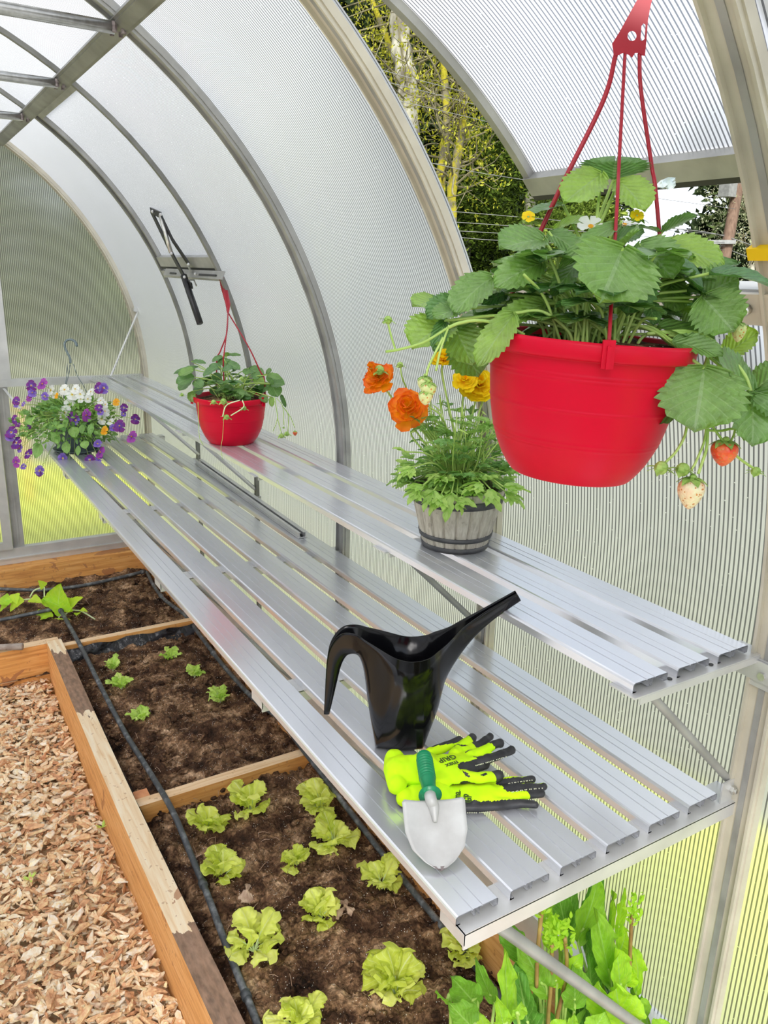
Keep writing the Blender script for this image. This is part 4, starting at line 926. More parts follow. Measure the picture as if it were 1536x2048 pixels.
for k in range(46):                # young inner leaves and stalks low in the crown
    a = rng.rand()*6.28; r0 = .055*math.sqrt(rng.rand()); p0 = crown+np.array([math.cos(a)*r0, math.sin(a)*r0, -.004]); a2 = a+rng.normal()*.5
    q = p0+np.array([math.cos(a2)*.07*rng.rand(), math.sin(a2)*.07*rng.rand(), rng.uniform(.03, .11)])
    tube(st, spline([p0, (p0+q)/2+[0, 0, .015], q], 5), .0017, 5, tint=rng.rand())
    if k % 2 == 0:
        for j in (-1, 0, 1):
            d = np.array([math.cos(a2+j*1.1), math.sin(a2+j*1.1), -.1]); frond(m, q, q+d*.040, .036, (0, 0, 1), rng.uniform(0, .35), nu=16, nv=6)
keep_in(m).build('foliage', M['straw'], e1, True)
for pts, r in (((( 200, 700), (100, 760), (0, 790), (-60, 800)), .0016), (((1060, 720), (1200, 715), (1290, 745), (1365, 810)), .0022), (((1150, 740), (1155, 800), (1165, 860)), .0020), (((1030, 725), (1150, 720), (1250, 735)), .0022),
               (((1270, 870), (1285, 800), (1240, 760), (1120, 730)), .0022), (((1466, 968), (1440, 900), (1380, 830), (1250, 740), (1130, 725)), .0022),
               (((1200, 1100), (1185, 1160), (1150, 1220), (1108, 1262)), .0016), (((1280, 1105), (1268, 1180), (1235, 1260), (1218, 1290)), .0015), (((1285, 1105), (1280, 1200), (1262, 1260), (1245, 1310)), .0018),
               (((1300, 1105), (1350, 1175), (1410, 1240), (1480, 1290)), .0016), (((1285, 1128), (1340, 1130), (1390, 1122), (1440, 1140)), .0015), (((1400, 1120), (1392, 1150), (1378, 1178)), .0013), (((1265, 700), (1290, 890), (1283, 1110)), .0017),
               (((200, 700), (250, 680), (330, 670), (440, 690), (520, 730)), .002), (((180, 740), (150, 800), (120, 860), (110, 900)), .0014), (((205, 690), (170, 790), (150, 880)), .0014)):
    tube(st, spline([Z(x, y, D0-.05) for x, y in pts], 8), r, 6, tint=.6)
st.build('stems', M['stem'], e1, True)
berry(e1, Z(1222, 1328, D0-.05), .0155, .037, 'berry_pale'); berry(e1, Z(1360, 1172, D0-.05), .0155, .030, 'berry_red'); berry(e1, Z(1420, 680, D0-.03), .0085, .022, 'berry_green')
berry(e1, Z(105, 905, D0-.04), .0090, .018, 'berry_green'); berry(e1, Z(120, 930, D0-.05), .0095, .018, 'berry_green'); berry(e1, Z(108, 965, D0-.05), .0085, .016, 'berry_green')
for x, y, r in ((1090, 1285, .010), (1180, 1292, .010), (1485, 1300, .007), (1445, 1145, .008), (-50, 668, .006)): bud(e1, Z(x, y, D0-.05), r, 'bud')
tt_ = MB(); tube(tt_, spline([Z(-20, 790, D0-.05), Z(-38, 730, D0-.05), Z(-50, 680, D0-.05)], 6), .0012, 5); tt_.build('stems', M['stem'], e1)
flower5(e1, Z(795, 282, D0-.01), .0175, 'white', -CF+CU*.6, 5); flower5(e1, Z(937, 275, D0-.05), .015, 'white', -CF*.6+CU, 5); flower5(e1, Z(450, 440, D0-.02), .008, 'golden', -CF, 5)
for x, y in ((988, 235), (535, 240)): flower5(e1, Z(x, y, D0-.01), .0085, 'yellow', -CF+CU*.35, 6, mid='calyx'); bud(e1, Z(x, y+6, D0), .009)
# second strawberry basket, standing on the upper shelf
c2 = at(466, 872, 2, Hs); c2 = np.array([.383, 1.835, Hs]); s2 = .99
e2 = thing('strawberry_basket', c2, 'red strawberry basket standing on the upper shelf, its strap hooked to the far vent', 'hanging basket')
aca2 = math.atan2(CP[1]-c2[1], CP[0]-c2[0])
basket_pot(e2, c2, s2, [aca2-1.5, aca2+1.0, aca2+2.8], 'red')
dep2 = float((c2+[0, 0, .16]-CP)@CF)
def Q(cx, cy, dd=0.): return atd(320+cx*.2083, 650+cy*.2083, dep2+dd)
hkp = at(443, 545, 1, 2.09); hkp = atd(441, 548, float((np.array([.455, 2.13, .83])-CP)@CF))
low2 = atd(456, 625, dep2+.12)
m = MB(); tube(m, [hkp, atd(447, 570, dep2+.24), atd(456, 608, dep2+.15), low2], [.006, .012, .009, .004], 8, flat=.4); m.build('hook', M['redstrap'], e2, True)
for a, b_ in ((Q(545, 340), (Q(580, 250), Q(640, 80))), (Q(608, 340, -.05), (Q(612, 300, -.05), Q(640, 60))), (Q(1000, 510), (Q(960, 440), Q(850, 210)))):
    m = MB(); q0 = a+(a-b_[0])*.2; q0[2] = min(q0[2], c2[2]+.16); tube(m, spline([q0, a, b_[0], b_[1], low2], 8), .0023, 6); m.build('strap', M['redstrap'], e2, True)
LV2 = [(300, 350, 440, 360, 60, .15), (370, 400, 125, 455, 70, .12), (330, 430, 175, 480, 110, .4), (330, 500, 155, 560, 160, .18), (300, 520, 180, 625, 130, .2), (330, 540, 410, 600, 110, .18), (590, 420, 470, 390, 100, .12), (560, 400, 410, 480, 90, .1), (600, 300, 500, 345, 70, .15),
       (560, 340, 700, 400, 120, .14), (640, 360, 770, 420, 90, .15), (635, 290, 775, 285, 50, .2), (640, 300, 630, 262, 60, .65), (600, 430, 700, 410, 90, .08), (560, 550, 395, 550, 120, .30), (560, 540, 520, 460, 100, .1), (700, 600, 615, 640, 120, .26), (740, 610, 770, 710, 110, .28), (770, 640, 865, 745, 90, .3), (640, 560, 600, 620, 80, .45),
       (700, 440, 760, 400, 90, .12), (860, 410, 990, 500, 130, .15), (840, 420, 830, 480, 80, .2), (900, 520, 1000, 560, 100, .7), (1060, 570, 945, 640, 120, .10), (1070, 565, 1195, 560, 150, .2), (1070, 570, 1130, 690, 140, .22), (1060, 560, 1080, 505, 130, .18), (1030, 480, 1165, 510, 80, .35), (1020, 470, 1080, 425, 80, .3),
       (1180, 665, 1230, 785, 85, .12), (1070, 690, 1075, 785, 55, .6), (880, 610, 860, 690, 100, .6), (960, 680, 1030, 740, 80, .3), (300, 640, 310, 740, 80, .4), (400, 600, 340, 670, 110, .08), (500, 600, 540, 670, 90, .05), (900, 460, 940, 520, 90, .2), (850, 560, 800, 500, 80, .1)]
m = MB(); st = MB(); cr2 = c2+[0, 0, .150*s2]
for k, (bx, by, tx, ty, w, tn) in enumerate(LV2):
    dd = rng.uniform(-.09, .05); b_, t_ = Q(bx, by, dd), Q(tx, ty, dd-.01)
    frond(m, b_, t_, w*.2083*dep2/FPX, -CF*.7+CU*.6, tn*.9, nu=16, nv=6)
    a = rng.rand()*6.28; p0 = cr2+np.array([math.cos(a)*.04, math.sin(a)*.04, -.005]); tube(st, spline([p0, (p0+b_)/2+[0, 0, .025], b_], 5), .0018, 5, tint=.5)
for k in range(20):
    a = rng.rand()*6.28; p0 = cr2; q = p0+np.array([math.cos(a)*.08, math.sin(a)*.08, rng.uniform(.01, .07)]); tube(st, spline([p0, (p0+q)/2+[0, 0, .02], q], 4), .0016, 5)
    for j in (-1, 0, 1):
        d = np.array([math.cos(a+j*1.1), math.sin(a+j*1.1), -.15]); frond(m, q, q+d*.036, .034, (0, 0, 1), rng.uniform(0, .3), nu=12, nv=4)
keep_in(m).build('foliage', M['straw'], e2, True)
for pts, r in ((((1100, 690), (1125, 850), (1130, 900), (1165, 1040)), .0014), (((1130, 890), (1110, 960), (1085, 1020)), .0011), (((1120, 700), (1180, 790), (1190, 960)), .0012), (((1175, 780), (1230, 860), (1228, 1030)), .0012), (((1200, 810), (1250, 880), (1295, 985)), .0012),
               (((365, 740), (370, 900), (378, 1070), (415, 1158)), .0010), (((615, 760), (612, 900), (600, 1080), (585, 1180), (600, 1290)), .0008)):
    tube(st, spline([Q(x, y, -.12 if x > 1000 else -.14) for x, y in pts], 8), r, 5)
keep_in(st).build('stems', M['stem'], e2, True)
r_ = MB()
for pts in (((770, 720), (640, 770), (600, 880)), ((790, 720), (800, 790), (680, 870))): tube(r_, spline([Q(x, y, -.15) for x, y in pts], 8), .002, 6)
r_.build('runner', M['dry'] if False else M['stempale'], e2, True)
for x, y, r in ((515, 740, .010), (610, 735, .013), (810, 800, .009), (640, 885, .011), (210, 670, .007), (1165, 1065, .010), (1218, 1045, .010), (1188, 985, .004), (785, 515, .009)): bud(e2, Q(x, y, -.14), r)
berry(e2, Q(1297, 1020, -.12), .0075, .015, 'berry_red')
# ------------------------------------------------------------ barrel planter with ranunculus
c3 = np.array([.435, .625, Hs]); e3 = thing('flower_planter', c3, 'small grey barrel-stave planter of orange ranunculus on the upper shelf', 'planter')
HB = .135
def stave(q, z): 
    u = (q/(2*math.pi)*20) % 1.0; g = .0042 if (u < .035 or u > .965) else 0; return -g
m = MB(); pr = [(.066, .0), (.070, .0), (.0712, .004), (.080, .040), (.090, .080), (.0985, .115), (.1015, HB-.003), (.1005, HB), (.0935, HB), (.092, HB-.004), (.075, .03), (0, .03)]
P = []
for r, z in pr: P.append((r, z))
n = 160; V = []
for r, z in P:
    for j in range(n):
        q = 2*math.pi*j/n; rr = r+(stave(q, z) if r > .06 else 0); V.append((c3[0]+rr*math.cos(q), c3[1]+rr*math.sin(q), c3[2]+z))
m.add(V, [(i*n+j, i*n+(j+1) % n, (i+1)*n+(j+1) % n, (i+1)*n+j) for i in range(len(P)-1) for j in range(n)]); m.build('barrel', M['stave'], e3)
for z0, z1 in ((.001, .013), (.026, .036), (.103, .120)):
    rr = lambda z: float(np.interp(z, [0, .004, .04, .08, .115, HB], [.070, .0712, .080, .090, .0985, .1015]))
    m = MB(); lathe(m, [(rr(z0)-.002, z0), (rr(z0)+.0022, z0), (rr(z1)+.0022, z1), (rr(z1)-.002, z1)], 72, c3); m.build('hoop', M['band'], e3, True)
m = MB(); lathe(m, [(.092, .118), (0, .122)], 24, c3); m.build('soil', M['soil'], e3)
d3 = float((c3+[0, 0, .2]-CP)@CF)
def B(cx, cy, dd=0.): return atd(700+cx*.26042, 640+cy*.26042, d3+dd)
m = MB(); st = MB(); t3 = c3+[0, 0, .125]
def ranleaf(mb_, p, d, L, tn):
    """deeply lobed leaf: a fan of three lobed blades"""
    s = nrm(np.cross(d, (0, 0, 1)))
    for j in (-1, 0, 1):
        dj = nrm(d*math.cos(j*.75)+s*math.sin(j*.75)); b0 = p+dj*L*.12; leaf(mb_, p, p+dj*L*(1 if j == 0 else .85), L*.42, (0, 0, 1)+rng.normal(size=3)*.3, 'lobed', 0, 9, .3, .35, .03, 14, 4, tn)
        for i in (-1, 1): leaf(mb_, p+dj*L*.42, p+dj*L*.72+np.cross(dj, (0, 0, 1))*i*L*.26, L*.2, (0, 0, 1), 'oval', nu=5, nv=2, tint=tn)
for k in range(210):
    a = rng.rand()*6.28; low = k < 75; ro = rng.uniform(.05, .125) if low else rng.uniform(.02, .11); h = rng.uniform(.0, .05) if low else .03+.13*rng.rand()**1.3
    p0 = t3+np.array([math.cos(a)*.03*rng.rand(), math.sin(a)*.03*rng.rand(), 0]); q = t3+np.array([math.cos(a)*ro, math.sin(a)*ro, h])
    tube(st, spline([p0, (p0+q)/2+[0, 0, .025], q], 5), .0009, 5, tint=rng.rand()); ranleaf(m, q, np.array([math.cos(a)*.8, math.sin(a)*.8, rng.uniform(-.5, .5) if low else rng.uniform(-.2, .9)]), rng.uniform(.03, .052) if low else rng.uniform(.02, .038), rng.uniform(.1, .9) if low else rng.uniform(0, .5))
for bx, by, tx, ty, L in ((780, 1330, 740, 1500, .06), (700, 1340, 620, 1460, .05), (820, 1370, 900, 1400, .045), (640, 1310, 600, 1380, .05), (1080, 1300, 1140, 1430, .05), (1180, 1280, 1290, 1290, .055), (1200, 1320, 1290, 1390, .05), (560, 1270, 440, 1290, .04), (520, 1300, 470, 1370, .04), (1000, 1250, 920, 1290, .05), (480, 1130, 400, 1190, .045), (420, 1010, 370, 990, .03)):
    b_, t_ = B(bx, by, -.10), B(tx, ty, -.11); d = nrm(t_-b_); ranleaf(m, b_, d, L, rng.uniform(.65, 1)); tube(st, spline([t3, (t3+b_)/2+[0, 0, .03], b_], 6), .0016, 5)
m.build('foliage', M['ranleaf'], e3, True)
def ranun(c, r, mat, axis, layers=5, name='flower'):
    z = nrm(axis); x = nrm(np.cross(z, (.3, .9, .25))); y = np.cross(z, x); m_ = MB()
    for L in range(layers):
        f = 1-L/(layers+.6); n_ = 8 if L < 3 else 6
        for k in range(n_):
            q = 6.283*(k+.5*(L % 2))/n_+rng.rand()*.3; d = x*math.cos(q)+y*math.sin(q); rise = (.05+.20*L)*r
            leaf(m_, c+z*rise*.6, c+d*r*f*rng.uniform(.85, 1.1)+z*(rise+r*.18*L*.5+r*rng.uniform(-.25, .2)), r*.78*(f*.6+.4), z-d*.3*L, 'fan', fold=.2, curl=-.25, wav=.09, nu=8, nv=5, tint=rng.rand()*.9)
    return m_.build(name, M[mat], e3, True)
fl = [(450, 690, .046, 'orange', -CF*1.0-CR*.1+CU*.2, -.03), (235, 470, .040, 'orange', -CF*.75+CU*.5-CR*.4, -.02), (985, 535, .044, 'yellow', -CF*.8+CU*.3, .02), (885, 470, .029, 'yellow', -CF+CU*.3, -.02), (715, 330, .030, 'yellow', CU*.7-CF*.5, .0)]
for x, y, r, mt, ax, dd in fl:
    c = B(x, y, dd); ranun(c, r, mt, ax, 5 if r > .03 else 4); root = t3+rng.normal(size=3)*[.02, .02, 0]; ax = nrm(ax)
    tube(st, spline([root, root*.45+(c-ax*.04)*.55, c-ax*.03, c], 8), .0022, 6, tint=.4)
bud(e3, B(385, 345, -.02), .0085); tube(st, spline([B(386, 350, -.02), B(400, 440, -.02), B(450, 560, 0), B(560, 800, 0), t3], 8), .0018, 6)
bud(e3, B(225, 385, -.05), .013); 
tube(st, spline([B(600, 660, -.02), B(700, 740, -.02), B(760, 900, 0), t3], 8), .0020, 6, tint=.1); tube(st, spline([B(500, 850, -.02), B(470, 880, 0), B(560, 1000, 0), t3], 8), .0020, 6)
for k in range(26): 
    a = rng.rand()*6.28; p0 = t3+np.array([math.cos(a)*.02, math.sin(a)*.02, 0]); q = p0+np.array([math.cos(a)*rng.uniform(.02, .09), math.sin(a)*rng.uniform(.02, .09), rng.uniform(.08, .19)]); tube(st, spline([p0, (p0+q)/2+rng.normal(size=3)*.008, q], 6), .0013, 5, tint=rng.rand())
    for j in range(4): 
        o = p0*(1-.5-.12*j)+q*(.5+.12*j); d = nrm(rng.normal(size=3)+[0, 0, .8]); leaf(st, o, o+d*.028, .0035, (0, 1, .3), 'lance', nu=4, nv=2, tint=.3)
st.build('stems', M['stem'], e3, True)
# ------------------------------------------------------------ pansy basket at the far end of the bench
c4 = np.array([.125, 3.20, .0]); e4 = thing('pansy_basket', c4, 'hanging basket of purple and white pansies at the far end of the bench', 'hanging basket')
m = MB(); lathe(m, [(0, .003), (.075, .003), (.085, 0), (.088, .003), (.112, .135), (.122, .137), (.124, .150), (.118, .150), (.108, .13), (0, .125)], 48, c4); m.build('pot', M['greypot'], e4, True)
m = MB(); lathe(m, [(.075, -.0), (.095, .001), (.108, .013), (.105, .014), (.09, .006)], 40, c4); m.build('saucer', M['greypot'], e4, True)
d4 = float((c4+[0, 0, .15]-CP)@CF); PZ = .19531
def N(cx, cy, dd=0.): return atd(cx*PZ, 600+cy*PZ, d4+dd)
t4 = c4+[0, 0, .14]
m = MB(); top4 = N(715, 640)
tube(m, spline([N(720, 650), N(700, 600), N(668, 510), N(655, 450), N(680, 415), N(730, 405), N(775, 435), N(790, 475)], 6), [.008]*42+[.006], 8, flat=.6) if False else tube(m, spline([N(722, 650), N(718, 600), N(680, 520), N(660, 460), N(680, 418), N(730, 406), N(772, 432), N(788, 475)], 6), .0075, 8, flat=.7)
m.build('hook', M['greypot'], e4, True)
for px in (((690, 655), (685, 760), (665, 900), (650, 1000)), ((720, 660), (700, 780), (670, 900), (655, 1010)), ((750, 655), (790, 770), (850, 870), (890, 950))):
    m = MB(); tube(m, spline([N(x, y) for x, y in px], 6), .0018, 6); m.build('strap', M['greypot'], e4, True)
m = MB(); st = MB()
for k in range(1100):
    a = rng.rand()*6.28; el = rng.uniform(-.55, 1.35); R_ = .215*(.62+.42*rng.rand()); c_ = t4+np.array([-.015, -.02, -.012])
    sx = 1.12 if math.cos(a) < 0 else 1.0
    p = c_+np.array([math.cos(a)*math.cos(el)*R_*sx, math.sin(a)*math.cos(el)*R_, math.sin(el)*R_*.55])
    d = nrm(p-c_); L = rng.uniform(.018, .036); lt = nrm(d+np.array([0, 0, rng.uniform(-.9, .5)])+rng.normal(size=3)*.5)
    leaf(m, p, p+lt*L, L*rng.uniform(.4, .6), d+[0, 0, .5], 'oval', fold=.15, curl=.2, nu=6, nv=3, tint=rng.rand())
    if k % 5 == 0: tube(st, spline([c_, (c_+p)/2+[0, 0, .02], p], 4), .0013, 4, tint=.5)
for x, y, w, l in ((540, 1290, 70, 100), (670, 1270, 60, 110), (840, 1320, 60, 110), (930, 1320, 65, 130), (680, 1510, 90, 130), (800, 1540, 55, 110), (870, 1480, 90, 90), (760, 1350, 110, 120), (390, 1540, 110, 160), (540, 1400, 90, 120), (300, 1240, 70, 90), (590, 1420, 60, 140)):
    a = rng.uniform(-.5, .5); leaf(m, N(x-l*.4*math.sin(a), y-l*.45, -.17), N(x+l*.4*math.sin(a), y+l*.5, -.18), w*PZ*d4/FPX, -CF+CU*.3, 'oval', fold=.2, nu=10, nv=4, tint=rng.uniform(.3, .8))
m.build('foliage', M['pansyleaf'], e4, True)
def pansy(x, y, r, mat, dd=-.15, ax=None):
    c = N(x, y, dd); r = r*PZ*d4/FPX; ax = (-CF+CR*rng.uniform(-.6, .6)+CU*rng.uniform(-.3, .7)) if ax is None else ax
    z = nrm(ax); xx = nrm(np.cross(z, (.2, .3, .9))); yy = np.cross(z, xx); k = MB()
    for a, s in ((1.0, 1.0), (2.1, 1.0), (3.5, .85), (-.35, .85), (4.71, 1.0)):
        d = xx*math.cos(a)+yy*math.sin(a); leaf(k, c, c+d*r*s*1.1+z*r*.15*rng.uniform(-1, 1), r*1.15*s, z+d*.2, 'fan', fold=.12, curl=.25, wav=.07, nu=6, nv=4, tint=rng.rand())
    o = k.build('flower', M[mat], e4, True); s_ = MB(); blob(s_, c+z*r*.05, r*.12, n=6, m=4); s_.build('centre', M['golden'], o)
    tube(st, spline([t4, (t4+c)/2+[0, 0, .03], c], 5), .0011, 4, tint=.5)
for x, y, r, mt in ((320, 880, 55, 'purple'), (435, 860, 60, 'magenta'), (330, 950, 45, 'violet'), (300, 1000, 40, 'magenta'), (460, 985, 40, 'violet'), (165, 1030, 42, 'purple'), (165, 1075, 28, 'violet'), (155, 1225, 45, 'purple'), (180, 1270, 30, 'purple'), (115, 1355, 65, 'purple'), (105, 1400, 50, 'violet'),
                    (170, 1465, 65, 'purple'), (200, 1520, 42, 'violet'), (165, 1660, 55, 'magenta'), (240, 1705, 32, 'violet'), (405, 1745, 48, 'violet'), (400, 1780, 28, 'purple'), (290, 1575, 55, 'purple'), (640, 1620, 50, 'violet'), (700, 1695, 48, 'purple'), (765, 1700, 38, 'violet'), (920, 1640, 55, 'purple'), (1030, 1560, 60, 'magenta'), (1010, 1620, 50, 'violet'), (1000, 1470, 45, 'violet'),
                    (1350, 1400, 62, 'magenta'), (1225, 1290, 62, 'purple'), (1160, 1310, 42, 'violet'), (1385, 1220, 50, 'purple'), (1270, 1100, 42, 'purple'), (1265, 1165, 30, 'violet'), (1010, 900, 55, 'purple'), (1060, 905, 52, 'violet'), (745, 1200, 55, 'purple'), (775, 1235, 50, 'violet'), (885, 1180, 62, 'magenta'), (1010, 1100, 42, 'purple'), (1030, 1150, 36, 'violet'), (300, 1290, 30, 'purple'), (240, 1065, 28, 'violet')):
    pansy(x, y, r, mt)
for x, y, r in ((520, 925, 55), (660, 920, 55), (770, 910, 50), (740, 970, 60), (820, 960, 50), (660, 1150, 60), (715, 1070, 65), (640, 1190, 42), (1075, 1140, 52), (1040, 1215, 60), (1130, 1245, 42), (930, 940, 42), (830, 1010, 45), (900, 1010, 40), (1030, 1030, 40), (560, 975, 36), (1080, 1070, 34)): pansy(x, y, r, 'white', -.12)
for x, y, r in ((580, 980, 30), (1190, 1045, 38), (1070, 1335, 45)): pansy(x, y, r, 'golden')
st.build('stems', M['stem'], e4, True)
# ------------------------------------------------------------ watering can
bc = at(800, 1492, 2, 0.0); uax = nrm([CR[0], CR[1], 0]); vax = np.array([uax[1], -uax[0], 0]); vax = vax if vax@(CP-bc) > 0 else -vax
def uz(cx, cy):
    x, y = 640+cx*.27344, 1170+cy*.27344; d = ray(x, y); t = ((bc-CP)@vax)/(d@vax); p = CP+t*d; return float((p-bc)@uax), float(p[2])
ST = [((30, 932), (70, 942), .0065, .0055, 2), ((42, 700), (117, 742), .0085, .007, 2), ((56, 510), (152, 600), .0115, .009, 2), ((92, 405), (188, 525), .0135, .010, 2.1), ((165, 330), (225, 503), .0155, .011, 2.2), ((262, 325), (268, 508), .021, .012, 2.2), ((345, 360), (297, 545), .030, .016, 2.3), ((430, 395), (322, 640), .039, .018, 2.5), ((500, 425), (350, 850), .046, .022, 2.8), ((560, 448), (385, 1060), .050, .028, 3.1), ((605, 460), (425, 1240), .0505, .032, 3.4), ((640, 466), (500, 1262), .051, .038, 3.7), ((670, 468), (575, 1266), .051, .040, 3.9), ((705, 466), (650, 1262), .0505, .038, 3.7), ((740, 462), (722, 1240), .050, .032, 3.4), ((800, 445), (795, 1070), .047, .028, 3.1), ((850, 415), (865, 885), .042, .022, 2.8), ((905, 385), (915, 700), .035, .018, 2.5), ((965, 345), (995, 555), .0265, .014, 2.2), ((1050, 278), (1105, 408), .0165, .010, 2.2), ((1200, 185), (1235, 282), .0098, .008, 2.2), ((1330, 110), (1355, 192), .0085, .007, 2.2), ((1432, 52), (1470, 113), .0078, .0065, 2.2)]
def dense(vals, n=6):
    return spline(vals, n)
arr = np.array([[*uz(*r_), *uz(*b_), w, wb, n] for r_, b_, w, wb, n in ST]); 
arr3 = np.hstack([arr]); D_ = np.array([dense(np.stack([arr[:, i], arr[:, i]*0, arr[:, i]*0], 1))[:, 0] for i in range(7)]).T
D_[:, 3] = np.maximum(D_[:, 3], .0)
e5 = thing('watering_can', bc, 'glossy black one-piece watering can with long open spout', 'watering can')
def canshell(inset):
    m_ = MB(); ns = len(D_); K = 28; V = []
    for ru, rz, bu, bz, w, wb, n_ in D_:
        for k in range(K+1):
            th = math.pi*k/K; sx = math.cos(th); dp = math.sin(th)
            e_ = 2.0/max(n_, 2); X = math.copysign(abs(sx)**e_, sx); T = dp**e_
            hw = (w+(wb-w)*T)-inset; r_u, r_z, b_u, b_z = ru, rz, bu, bz
            L = math.hypot(bu-ru, bz-rz); f = T*(1-inset/L) 
            p = bc+uax*(ru+(bu-ru)*f)+vax*(X*hw)+np.array([0, 0, rz+(bz-rz)*f]); V.append(p)
    F = [(i*(K+1)+k, (i+1)*(K+1)+k, (i+1)*(K+1)+k+1, i*(K+1)+k+1) for i in range(ns-1) for k in range(K)]
    return V, F, ns, K
Vo, Fo, ns, K = canshell(0); Vi, Fi, _, _ = canshell(.0020); m = MB(); n0 = len(Vo)
rim = []
for i in range(ns-1):
    for k in (0, K):
        a, b_ = i*(K+1)+k, (i+1)*(K+1)+k; rim.append((a, b_, b_+n0, a+n0))
for i in (0, ns-1):
    for k in range(K): a = i*(K+1)+k; rim.append((a, a+1, a+1+n0, a+n0))
m.add(Vo+Vi, Fo+[tuple(x+n0 for x in f[::-1]) for f in Fi]+rim); m.build('body', M['black'], e5, True)
# ------------------------------------------------------------ gloves
def G(cx, cy, z=.012): return at(740+cx*.24089, 1440+cy*.24089, 2, z)
def remeshed(pieces, vox, name):
    mm_ = MB()
    for c, r, sc, ax in pieces['blob']: blob(mm_, c, r, n=12, m=8, sc=sc, axis=ax)
    for P, r in pieces['tube']:
        C_ = spline(P, 6); rr = np.interp(np.linspace(0, 1, len(C_)), np.linspace(0, 1, len(r)), r); tube(mm_, C_, rr, 10, flat=.8)
        blob(mm_, C_[-1], rr[-1], n=10, m=6); blob(mm_, C_[0], rr[0], n=10, m=6)
    me = bpy.data.meshes.new('t'); me.from_pydata(np.concatenate(mm_.v).tolist(), [], mm_.f); o = bpy.data.objects.new('t', me); COL.objects.link(o)
    r_ = o.modifiers.new('r', 'REMESH'); r_.mode = 'VOXEL'; r_.voxel_size = vox; s_ = o.modifiers.new('s', 'SMOOTH'); s_.iterations = 4; s_.factor = .5
    dg = bpy.context.evaluated_depsgraph_get(); ev = o.evaluated_get(dg); em = ev.to_mesh()
    V = np.array([v.co[:] for v in em.vertices]); F = [tuple(p.vertices) for p in em.polygons]; ev.to_mesh_clear(); bpy.data.objects.remove(o); return V, F
def glove(name, label, palm, fingers, cuff, h0, black):
    pcs = {'blob': [], 'tube': []}
    for (x, y, r, z) in palm: pcs['blob'].append((G(x, y, z), r, (1, 1, .42), (0, 0, 1)))
    for P, r in fingers: pcs['tube'].append(([G(x, y, z) for x, y, z in P], r))
    for P, r in cuff: pcs['tube'].append(([G(x, y, z) for x, y, z in P], r))
    V, F = remeshed(pcs, .0024, name)
    wr = (vnoise(V[:, 0]*55, V[:, 1]*55, 5)-.5)*.0028+(vnoise(V[:, 0]*130, V[:, 1]*60, 6)-.5)*.0016; V[:, 2] += wr; V[:, 2] = np.maximum(V[:, 2], .0012)
    e = thing(name, (V[:, 0].mean(), V[:, 1].mean(), 0), label, 'glove')
    dst = np.full(len(V), 1.)
    for P, r0 in black:
        Q_ = spline([G(x, y, z) for x, y, z in P], 6)
        for q in Q_: dst = np.minimum(dst, np.linalg.norm((V-q)*[1, 1, .6], axis=1)-r0)
    isb = dst < 0
    low = V[:, 2] < h0+.002*vnoise(V[:, 0]*40, V[:, 1]*40, 9); isb = isb | low
    a_, b_ = [], []
    for f in F: (b_ if sum(isb[i] for i in f) > len(f)/2 else a_).append(f)
    for fs, nm, mt in ((a_, 'knit_back', 'neon'), (b_, 'rubber_palm', 'rubber')):
        ids = sorted({i for f in fs for i in f}); mp = {i: k for k, i in enumerate(ids)}; q = MB(); q.add(V[ids], [tuple(mp[i] for i in f) for f in fs]); q.build(nm, M[mt], e, True)
    return e
def dotrow(e, P, n, r=.0011):
    C_ = spline([G(*p) for p in P], 10); q = MB()
    for t in np.linspace(0, len(C_)-1, n).astype(int): blob(q, C_[t], r, n=6, m=4)
    return q.build('grip_dots', M['dots'], e, True)
g2 = glove('work_glove', 'lower neon-yellow and black work glove, lying flat under the other glove', [(560, 630, .030, .012), (700, 630, .031, .012), (820, 620, .031, .012), (930, 605, .030, .012), (640, 640, .030, .012), (1000, 590, .024, .012)],
   [([(960, 545, .014), (1080, 520, .015), (1230, 505, .015), (1345, 490, .014)], [.011, .0095, .0088, .0075]), ([(980, 590, .012), (1120, 580, .013), (1300, 568, .013), (1440, 552, .012)], [.012, .010, .009, .0075]), ([(980, 620, .010), (1140, 625, .010), (1300, 622, .010), (1425, 612, .009)], [.012, .010, .009, .007]),
    ([(940, 660, .009), (1100, 690, .009), (1260, 695, .009), (1370, 705, .009)], [.012, .010, .0085, .007]), ([(720, 715, .008), (860, 725, .008), (1040, 718, .008), (1180, 705, .008)], [.012, .010, .009, .007])],
   [([(300, 650, .012), (370, 640, .012), (460, 632, .012), (560, 630, .012)], [.018, .023, .026, .027])], .0062,
   [([(1080, 515, .022), (1200, 485, .026), (1350, 470, .02)], .0075), ([(1150, 560, .02), (1300, 550, .02), (1450, 540, .02)], .0095), ([(1360, 610, .012), (1445, 605, .012)], .012), ([(1180, 632, .002), (1420, 640, .004)], .009), ([(1080, 655, .02), (1200, 648, .02)], .0012), ([(740, 720, .012), (900, 728, .012), (1200, 712, .01), (1380, 710, .01)], .0105)])
dotrow(g2, [(1150, 528, .019), (1250, 512, .020), (1345, 500, .019)], 13); dotrow(g2, [(1180, 598, .020), (1300, 578, .020), (1430, 566, .018)], 14); dotrow(g2, [(1300, 665, .010), (1380, 655, .010)], 6); dotrow(g2, [(810, 770, .006), (960, 765, .005), (1150, 725, .006)], 18)
